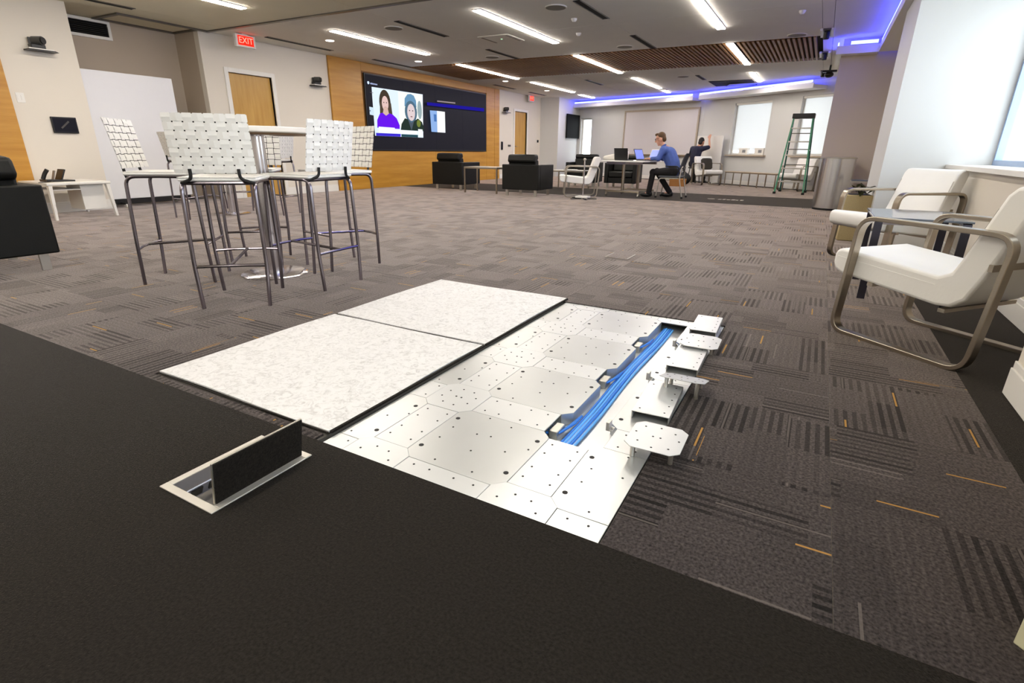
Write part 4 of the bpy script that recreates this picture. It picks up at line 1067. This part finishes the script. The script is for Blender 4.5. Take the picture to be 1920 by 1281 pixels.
remesh(obj('trousers', m, 'trousers', t), .011, 3)
for s in (-1, 1):
    a = an[s]; z0 = a.z-.095+.0
    m = MB(); dn = V((0, 1, -.0)); m.ell((a.x, a.y+.055, .045), (.045, .135, .043), 16, 8); m.ell((a.x, a.y-.02, .075), (.045, .06, .05), 14, 8)
    m.v = [(x, y, max(.001, z)) for x, y, z in m.v]; obj('shoe', m, 'black', t, smooth=True)
m = MB(); m.ell(at(0, -.022, .045), (.084, .092, .088), 18, 12, R_); m.ell(at(0, -.06, -.01), (.072, .05, .07), 14, 10, R_); m.ell(at(0, .05, .10), (.062, .045, .03), 12, 8, R_)
remesh(obj('hair', m, 'hair', t), .008, 1)
for s in (-1, 1):
    m = MB(); m.ell(at(s*.032, .089, .012), (.011, .006, .006), 10, 6, R_); obj('eye', m, mat('eye', '2a2420', .3), t)
    m = MB(); m.tube([at(s*.055, .09, .03), at(s*.055, .09, -.005), at(s*.012, .102, -.005), at(s*.012, .102, .03)], .003, 6, closed=True); m.tube([at(s*.055, .09, .022), at(s*.083, .0, .02)], .003, 6); obj('glasses', m, 'black', t)
# ---- the second person, seated with the back to us, arm raised to the white panel
PC = V((-3.52, 18.22)); PF = (.25, 1)
t = thing('low_stool', 'dark low stool under the far person by the white panel', 'stool', (PC.x, PC.y, 0), yaw(*PF))
m = MB(); m.lathe([(.19, .44), (.20, .46), (.19, .49)], 20); obj('seat', m, 'black', t, bevel=.01)
for a in range(4):
    m = MB(); m.tube([(.15*cos(a*pi/2+.8), .15*sin(a*pi/2+.8), .44), (.20*cos(a*pi/2+.8), .20*sin(a*pi/2+.8), 0)], .014, 8); obj('leg', m, 'black', t)
t = thing('person', 'person in a dark navy shirt seen from behind, right arm raised to a white panel', 'person', (PC.x, PC.y, 0), yaw(*PF))
sh = {s: V((s*.185, .05, 1.04)) for s in (-1, 1)}; el = {1: V((.32, .18, 1.08)), -1: V((-.26, .15, .80))}; wr = {1: V((.235, .28, 1.33)), -1: V((-.16, .36, .72))}
hp = {s: V((s*.09, -.02, .58)) for s in (-1, 1)}; kn = {s: V((s*.17, .40, .54)) for s in (-1, 1)}; an = {s: V((s*.17, .36, .10)) for s in (-1, 1)}
m = MB()
limb(m, [V((0, -.03, .60)), V((0, -.05, .78)), V((0, 0, .96)), V((0, .03, 1.03))], [.125, .12, .13, .09]); limb(m, [V((.0, .06, 1.05)), V((.03, .12, 1.15))], [.055, .05])
at, R_ = head(m, (.055, .16, 1.23), (.25, 1, -.15), s=1.05)
for s in (-1, 1):
    limb(m, [sh[s], el[s], wr[s]], [.048, .040, .027]); limb(m, [hp[s], kn[s], an[s]], [.09, .058, .04]); m.tube([an[s], an[s]+V((0, .1, -.05))], [.035, .03], 8)
hand(m, wr[1], (-.1, .35, 1), (0, -1, .3), -1, .5); hand(m, wr[-1], (.3, 1, -.2), (0, .2, 1), 1, .4)
remesh(obj('body', m, 'skin', t), .008, 2)
m = MB(); limb(m, [V((0, -.03, .60)), V((0, -.055, .78)), V((0, 0, .95))], [.158, .158, .165]); limb(m, [V((-.11, .02, 1.01)), V((.11, .02, 1.01))], [.10, .10])
for s in (-1, 1): limb(m, [sh[s]+V((-s*.02, 0, -.01)), el[s]*.8+sh[s]*.2], [.08, .062])
remesh(obj('shirt', m, 'navy', t), .012, 3)
m = MB(); limb(m, [V((-.07, -.03, .585)), V((.07, -.03, .585))], [.13, .13])
for s in (-1, 1): limb(m, [hp[s], kn[s], an[s]], [.112, .082, .06])
remesh(obj('trousers', m, 'trousers', t), .012, 3)
for s in (-1, 1):
    a = an[s]; m = MB(); m.ell((a.x, a.y+.05, .045), (.047, .135, .043), 14, 8); m.v = [(x, y, max(.001, z)) for x, y, z in m.v]; obj('shoe', m, 'black', t, smooth=True)
m = MB(); m.ell(at(0, -.022, .04), (.086, .094, .092), 18, 12, R_); m.ell(at(0, -.06, -.02), (.074, .05, .08), 14, 10, R_)
remesh(obj('hair', m, 'hair_d', t), .009, 1)
# white freestanding panel that the person works on
t = thing('white_panel', 'white freestanding board the far person reaches up to', 'board', (*along(WC, WB1, .62, .22), 0), yaw(*(-(Vector(((WB1-WC).normalized().y, -(WB1-WC).normalized().x))))))
m = MB(); m.box((-.55, -.012, .03), (.55, .012, 1.42)); obj('board', m, 'white', t, bevel=.004)
for x in (-.45, .45):
    m = MB(); m.box((x-.02, -.16, 0), (x+.02, .14, .029)); obj('foot', m, 'white', t)

# ================================================================== FAR WALL THINGS
t = thing('wall_television', 'black flat television hung on the far left corner block', 'television', (-8.75, 20.46, 1.81), 0)
m = MB(); m.box((.04, -.62, -.43), (.075, .60, .42)); obj('screen', m, mat('matt_black_screen', '0d0c0b', .75, spec=.1), t, bevel=.004)
m = MB(); m.box((.001, -.2, -.2), (.039, .2, .2)); obj('wall_mount', m, 'track', t)
t = thing('projection_board', 'large pale framed writing board on the far wall behind the seated man', 'board', (0, 0, 0), 0)
m = MB(); wallbox(m, WA0, WC, sN0, sN1, .002, .03, .84, 2.25); obj('board', m, mat('pale_board', 'dcd6d8', .35, var=.01), t)
m = MB(); wallbox(m, WA0, WC, sN0-.05, sN0, .002, .05, .80, 2.31); wallbox(m, WA0, WC, sN1, sN1+.05, .002, .05, .80, 2.31); wallbox(m, WA0, WC, sN0, sN1, .002, .05, 2.25, 2.31); obj('frame', m, 'wall_grey', t)
m = MB(); wallbox(m, WA0, WC, sN0, sN1, .002, .10, .79, .838); obj('tray', m, 'nickel', t)
for k, s in enumerate((.42, .86)):
    p = along(WC, WB1, sB0+(sB1-sB0)*s, -.03); t = thing('card_box', ['white box with a grey square print, left on the far window sill', 'white box with a grey square print, right on the far window sill'][k], 'box', (p.x, p.y, .8705), bq, 'white boxes on the far sill')
    m = MB(); m.box((-.16, -.05, 0), (.16, .05, .19)); obj('carton', m, 'white', t, bevel=.003)
    m = MB(); m.box((-.02, .0502, .06), (.10, .0515, .14)); m.v = [(x, y, z) for x, y, z in m.v]; obj('print', m, mat('grey_print', '8a8c90', .6), t)
    m = MB(); m.box((-.02, -.0515, .06), (.10, -.0502, .14)); obj('print', m, mat('grey_print', '8a8c90', .6), t)
m = MB(); m.box((-.22, -.14, 0), (.22, .14, .16)); m.box((-.225, -.145, .16), (.225, .145, .20)); o = obj('cardboard_box', m, 'orange_box', loc=(-3.55, 16.2, 0), rotz=.15); tag(o, 'brown cardboard box on the floor behind the visitor chair', 'box')
m = MB(); m.ell((0, 0, .17), (.25, .17, .19), 18, 12); m.v = [(x, y, max(0.001, z)) for x, y, z in m.v]; m.tube(fillet([(-.1, 0, .33), (0, 0, .43), (.1, 0, .33)], .06), .012, 8); o = obj('duffel_bag', m, 'rubber', smooth=True, loc=(-3.62, 17.1, 0)); tag(o, 'round black bag on the floor left of the far lounge chair', 'bag')
# chrome post with splayed feet
t = thing('post_stand', 'thin chrome post with a white block and splayed dark feet', 'stand', (-4.15, 10.44, 0), 0)
m = MB(); m.tube([(0, 0, .06), (0, 0, .74)], .015, 12); obj('post', m, 'chrome', t, smooth=True)
m = MB(); m.lathe([(.017, .74), (.032, .75), (.032, .775), (.015, .785)], 14); obj('cap', m, 'alu', t)
m = MB(); m.box((-.13, -.10, .022), (.13, .10, .06)); obj('block', m, 'white', t, bevel=.006)
for k in range(5):
    a = k*2*pi/5+.3; m = MB(); m.bar((.05*cos(a), .05*sin(a), .012), (.28*cos(a), .28*sin(a), .008), .03, .014); obj('foot', m, 'rubber', t)

# ladder
t = thing('step_ladder', 'green fibreglass step ladder open on the far floor', 'ladder', (-.60, 14.75, 0), -.05)
TZ = 1.79; TYo = .42
def rail(x0, x1, y0, y1, mm):
    m = MB(); m.bar((x0, y0, 0.01), (x1, y1, TZ-.06), .028, .07, (0, 1, 0)); return obj('rail', m, mm, t)
for s in (-1, 1):
    rail(s*.31, s*.20, 0, TYo-.06, 'lad'); rail(s*.29, s*.21, .95, TYo+.06, 'lad_shaded')
    m = MB(); m.box((s*.31-.03, -.045, 0), (s*.31+.03, .045, .05)); obj('foot', m, 'rubber', t)
    m = MB(); m.box((s*.29-.03, .905, 0), (s*.29+.03, .995, .05)); obj('foot', m, 'rubber', t)
    m = MB(); m.bar((s*.245, .26, 1.0), (s*.245, .60, 1.0), .006, .025); obj('spreader', m, 'alu', t)
m = MB(); m.box((-.235, TYo-.13, TZ-.09), (.235, TYo+.13, TZ+.02)); obj('top_cap', m, 'black', t, bevel=.012)
for k in range(5):
    z = .30+k*.30; u = z/TZ; hw = .31-.11*u; y = (TYo-.06)*u
    m = MB(); m.box((-hw+.012, y-.04, z-.028), (hw-.012, y+.05, z)); obj('step', m, 'alu', t, bevel=.004)
for k in range(4):
    z = .30+k*.36; u = z/TZ; hw = .29-.08*u; y = .95-(.95-TYo-.06)*u
    m = MB(); m.bar((-hw, y, z), (hw, y, z), .035, .02); obj('rear_bar', m, 'track', t)
# steel bin
t = thing('waste_bin', 'tall brushed steel cylinder bin before the far pier', 'bin', (.225, 11.10, 0), 0)
m = MB(); m.lathe([(.27, .035), (.27, .85)], 48); obj('drum', m, 'bin', t, smooth=True)
m = MB(); m.lathe([(.25, .851), (.275, .853), (.275, .868), (.25, .875)], 48); obj('rim', m, 'alu', t, smooth=True)
m = MB(); m.lathe([(.255, 0), (.255, .0345)], 40); obj('plinth', m, 'rubber', t)
# planter, small chrome table and leaning board near the far pier
t = thing('planter', 'woven tan planter box with dark leaves behind the far right chair', 'planter', (.435, 7.25, 0), .1)
m = MB(); m.box((-.16, -.15, 0), (.10, .15, .50)); obj('box', m, 'tan', t, bevel=.01)
m = MB(); m.box((-.13, -.12, .5002), (.08, .12, .503)); obj('soil', m, 'rubber', t)
random.seed(3)
for k in range(34):
    a = random.uniform(0, 2*pi); r = random.uniform(.02, .16); z = random.uniform(.51, .60); c = V((.0+.7*r*cos(a), -.02+r*sin(a), z)); d = V((cos(a)*.05, sin(a)*.05, random.uniform(-.03, .04))); n_ = V((-sin(a)*.025, cos(a)*.025, .005))
    m = MB(); m.add([c-d, c+n_+V((0,0,.006)), c+d, c-n_+V((0,0,.006)), c+V((0,0,-.004))], [(0,1,4), (1,2,4), (2,3,4), (3,0,4), (0,3,2,1)]); obj('leaf', m, 'leaf', t)
frame_table('side_table', (.64, 10.33, 0), .20, .20, .55, 'small chrome side table standing right of the steel bin', 'glass_dark', 'alu')
t = thing('leaning_board', 'yellow and dark board leaning in the corner by the far pier', 'board', (.62, 9.35, 0), 0)
m = MB(); m.obox((.12, .0, .40), (.17, 0, .40), (0, .012, 0), (.05, 0, -.02)); obj('board', m, mat('mustard', 'b08a22', .6), t)
m = MB(); m.obox((.115, -.014, .46), (.18, 0, .42), (0, .001, 0), (.012, 0, -.005)); obj('edge_strip', m, 'black', t)
# ceiling mounted camera at the end of the far cove
t = thing('ceiling_camera', 'black camera hanging at the right end of the far blue cove', 'camera', (-.22, 14.6, CZ), 0)
m = MB(); m.box((-.14, -.06, -.14), (.14, .06, -.10)); obj('cradle', m, 'black', t, bevel=.01)
m = MB(); m.tube([(0, 0, -.10), (0, 0, -.0005)], .02, 10); obj('stem', m, 'black', t)
m = MB(); m.ell((0, -.02, -.19), (.09, .09, .06), 16, 10); obj('camera_head', m, 'black', t, smooth=True)

# ================================================================== RAISED FLOOR, LOOSE PIECES
# white felt backs of lifted carpet tiles
for k, (y0, y1, lb) in enumerate(((1.10, 2.085, 'white felt carpet sheet turned upside down, nearer of the two'), (2.105, 3.12, 'white felt carpet sheet turned upside down, farther of the two'))):
    x0, x1 = -2.335, -1.318
    m = MB(); vs = []; N = 10
    for j in range(N+1):
        for i in range(N+1):
            u, v = i/N, j/N; e = min(u, 1-u, v, 1-v)
            vs.append((x0+(x1-x0)*u+.004*sin(7*v+k), y0+(y1-y0)*v+.004*sin(6*u+2*k), .0085+.0012*sin(5*u+3*v+k)))
    n0 = len(vs); vs += [(x, y, z-.0065) for x, y, z in vs]; W_ = N+1
    fs = [(j*W_+i, j*W_+i+1, (j+1)*W_+i+1, (j+1)*W_+i) for j in range(N) for i in range(N)]; fs += [(n0+a, n0+d, n0+c, n0+b) for a, b, c, d in fs[:N*N]]
    for i in range(N):
        for a, b in ((i, i+1), (N*W_+i+1, N*W_+i), ((i+1)*W_, i*W_), (i*W_+N, (i+1)*W_+N)): fs.append((a, n0+a, n0+b, b))
    m.add(vs, fs); t = thing('carpet_sheet', lb, 'carpet', ((x0+x1)/2, (y0+y1)/2, 0), 0, 'upturned white carpet sheets')
    m.v = [(x-(x0+x1)/2, y-(y0+y1)/2, z) for x, y, z in m.v]
    obj('felt_back', m, 'felt', t, smooth=True)
    m = MB(); hx, hy = (x1-x0)/2, (y1-y0)/2
    m.box((hx+.004, -hy, .0005), (hx+.014, hy, .009))
    m.box((-hx, -hy-.010, .0005), (hx, -hy-.004, .005)); obj('dark_edge', m, 'black_carpet', t)
# blue data cables in the open channel
random.seed(11)
for k in range(5):
    x = -.634+k*.0118; z = -.0488+(.0035 if k % 2 else 0)
    P_ = []
    for j in range(15):
        y = 1.455+j*(2.985-1.455)/14
        P_.append((x+.004*sin(j*.7)+.002*sin(j*.45+1), y, z+.0015*sin(j*.9)+.0015))
    m = MB(); m.tube(P_, .0055, 8); o = obj('data_cable', m, 'cable' if k % 3 else 'cable2', smooth=True); tag(o, 'blue data cable running along the open floor channel', 'cable', 'blue data cables in the floor channel')
# branch cables at the crossings
for k, cy in enumerate(cys[1:4]):
    m = MB()
    for q in range(4): m.tube(fillet([(-.70+.0, cy-.03+q*.018, -.035), (-.655, cy-.025+q*.018, -.03-.004*q), (-.635, cy+.09+.02*q, -.035)], .04, 4), .005, 8)
    o = obj('cable_branch', m, 'cable2', smooth=True); tag(o, 'dark blue cables turning into the side channel, '+['nearest crossing', 'middle crossing', 'farthest crossing'][k], 'cable', 'blue branch cables')
# lifted covers: three long plates and three octagon plates laid on the right side
def holes(mm, pts, z): 
    for x, y in pts: mm.lathe([(.0036, z-.0006), (.0036, z+.0006)], 8, c=(x, y))
for k, (x, y, a, zz, lb) in enumerate(((-.408, 2.99, .04, .030, 'farthest'), (-.390, 2.41, .03, .030, 'middle'), (-.395, 1.90, .05, .030, 'nearest'))):
    t = thing('channel_plate', f'bright rectangular steel channel plate lifted out, {lb} of the three', 'metal plate', (x, y, PZ+.001), a, 'lifted rectangular channel plates')
    m = MB(); m.box((-.068, -.152, zz-.003), (.068, .152, zz)); obj('plate', m, 'steel2', t, bevel=.001)
    for s in (-1, 1):
        m = MB(); m.box((s*.066-.002, -.150, 0), (s*.066+.002, .150, zz-.003)); obj('lip', m, 'steel', t)
    m = MB(); holes(m, [(-.045, -.12), (.045, -.12), (-.045, .12), (.045, .12), (.05, 0), (.05, .06), (.05, -.06)], zz); obj('screw_hole', m, 'rubber', t)['kind'] = 'stuff'
for k, (x, y, a, tl_, zz, lb) in enumerate(((-.372, 2.62, .02, .02, .045, 'farthest one'), (-.338, 2.075, .02, -.28, .060, 'middle one tilted up on its feet'), (-.315, 1.555, .02, -.03, .052, 'nearest one on short feet'))):
    t = thing('octagon_plate', f'octagonal steel crossing plate lifted out, {lb}', 'metal plate', (x, y, PZ+.001), a, 'lifted octagon plates')
    T_ = Matrix.Rotation(tl_, 4, 'X')
    m = MB(); m.prism(chamfer(-.088, .088, -.098, .098, .026), -.003, .0); m.v = [tuple(T_ @ V(q)+V((0, 0, zz))) for q in m.v]; obj('plate', m, 'steel2', t, bevel=.001)
    m = MB(); holes(m, [(-.05, -.05), (-.012, 0), (.012, 0), (.05, .05), (-.05, .06), (.05, -.06), (0, .07), (0, -.075), (.07, .005), (-.07, .01)], 0); m.v = [tuple(T_ @ V(q)+V((0, 0, zz))) for q in m.v]; obj('screw_hole', m, 'rubber', t)['kind'] = 'stuff'
    for qx, qy in ((-.06, -.06), (.06, -.06), (.06, .06), (-.06, .06)):
        p = T_ @ V((qx, qy, 0)); zt = p.z+zz-.0035
        m = MB(); m.tube([(p.x, p.y, 0.0), (p.x, p.y, zt)], .008, 8); obj('foot', m, 'alu', t)
for k, y in enumerate((1.62, 2.13, 2.61)):
    m = MB(); m.box((-.006, -.016, 0), (.006, .016, .032)); m.box((-.006, -.016, 0), (.018, .016, .004)); m.lathe([(.004, .0041), (.004, .012)], 8, c=(.012, 0))
    o = obj('plate_clip', m, 'alu', loc=(-.497, y, PZ+.001), bevel=.001); tag(o, 'small steel clip standing beside the cable channel, '+['nearest', 'middle', 'farthest'][k], 'clip', 'small steel clips')
# floor box with its lid up
t = thing('floor_box', 'open floor socket box with its black lid raised in the dark carpet', 'floor box', ((BX0+BX1)/2, (BY0+BY1)/2, 0), 0)
hx, hy = (BX1-BX0)/2, (BY1-BY0)/2
m = MB(); e = .018
m.box((-hx-.006, -hy-.006, .0005), (hx+.006, -hy+e, .005)); m.box((-hx-.006, hy-e, .0005), (hx+.006, hy+.006, .005)); m.box((-hx-.006, -hy+e, .0005), (-hx+e, hy-e, .005)); m.box((hx-e, -hy+e, .0005), (hx+.006, hy-e, .005))
obj('frame', m, mat('champagne_metal', 'd0cbc2', .4, metal=.5), t, bevel=.0015)
m = MB(); m.box((-hx+.004, -hy+.004, -.0735), (hx-.004, hy-.004, -.071)); m.box((-hx+.004, -hy+.004, -.071), (-hx+.007, hy-.004, 0)); m.box((hx-.007, -hy+.004, -.071), (hx-.004, hy-.004, 0)); m.box((-hx+.007, -hy+.004, -.071), (hx-.007, -hy+.007, 0)); m.box((-hx+.007, hy-.007, -.071), (hx-.007, hy-.004, 0)); obj('tray', m, 'alu', t)
m = MB(); m.obox((-hx+.045, -.02, -.038), (.012, 0, .022), (0, .125, 0), (.002, 0, -.001)); sp = obj('socket_panel', m, mat('blue_grey_metal', 'a6abc2', .35, metal=.6), t)
for y in (-.10, -.045, .03):
    m = MB(); m.obox((-hx+.050, y, -.036), (.007, 0, .013), (0, .017, 0), (.003, 0, -.0016)); obj('socket', m, 'black', sp)
m = MB(); m.box((-hx+.05, -.015, -.03), (-hx+.062, .0, -.008)); obj('data_jack', m, mat('yellow_green', 'a8b83c', .4), sp)
m = MB(); m.obox((hx-.010, .004, .0735), (.012, 0, .067), (0, hy-.016, 0), (.003, 0, -.0005)); lid = obj('lid', m, mat('lid_edge_metal', 'b9b2a6', .35, metal=.7), t, bevel=.001)
m = MB(); m.obox((hx-.0055, .004, .0725), (.012, 0, .065), (0, hy-.019, 0), (.0022, 0, -.00036)); obj('carpet_inlay', m, 'black_carpet', lid)
# flush floor outlet out in the carpet
t = thing('floor_outlet', 'small square flush outlet plate in the open carpet', 'floor outlet', (-1.50, 4.80, 0), 0)
m = MB(); m.box((-.11, -.13, .0005), (.11, .13, .004)); obj('frame', m, 'nickel', t, bevel=.001)
m = MB(); m.box((-.095, -.115, .0041), (.095, .115, .0052)); obj('carpet_inlay', m, 'carpet', t)
# pale box whose corner enters at the lower right
t = thing('carton', 'pale cream carton with a brown patch entering at the lower right edge', 'box', (.757, 1.19, 0), pi/4)
m = MB(); m.box((-.18, -.18, 0), (.18, .18, .34)); obj('box', m, mat('cream_card', 'd9d6b4', .6), t, bevel=.003)
for sgn in (0, 1):
    m = MB(); m.box((-.13, .1802, .03), (.165, .1812, .22)) if sgn else m.box((-.1812, -.13, .03), (-.1802, .165, .22)); obj('patch', m, mat('brown_patch', '7a5a2c', .6), t)
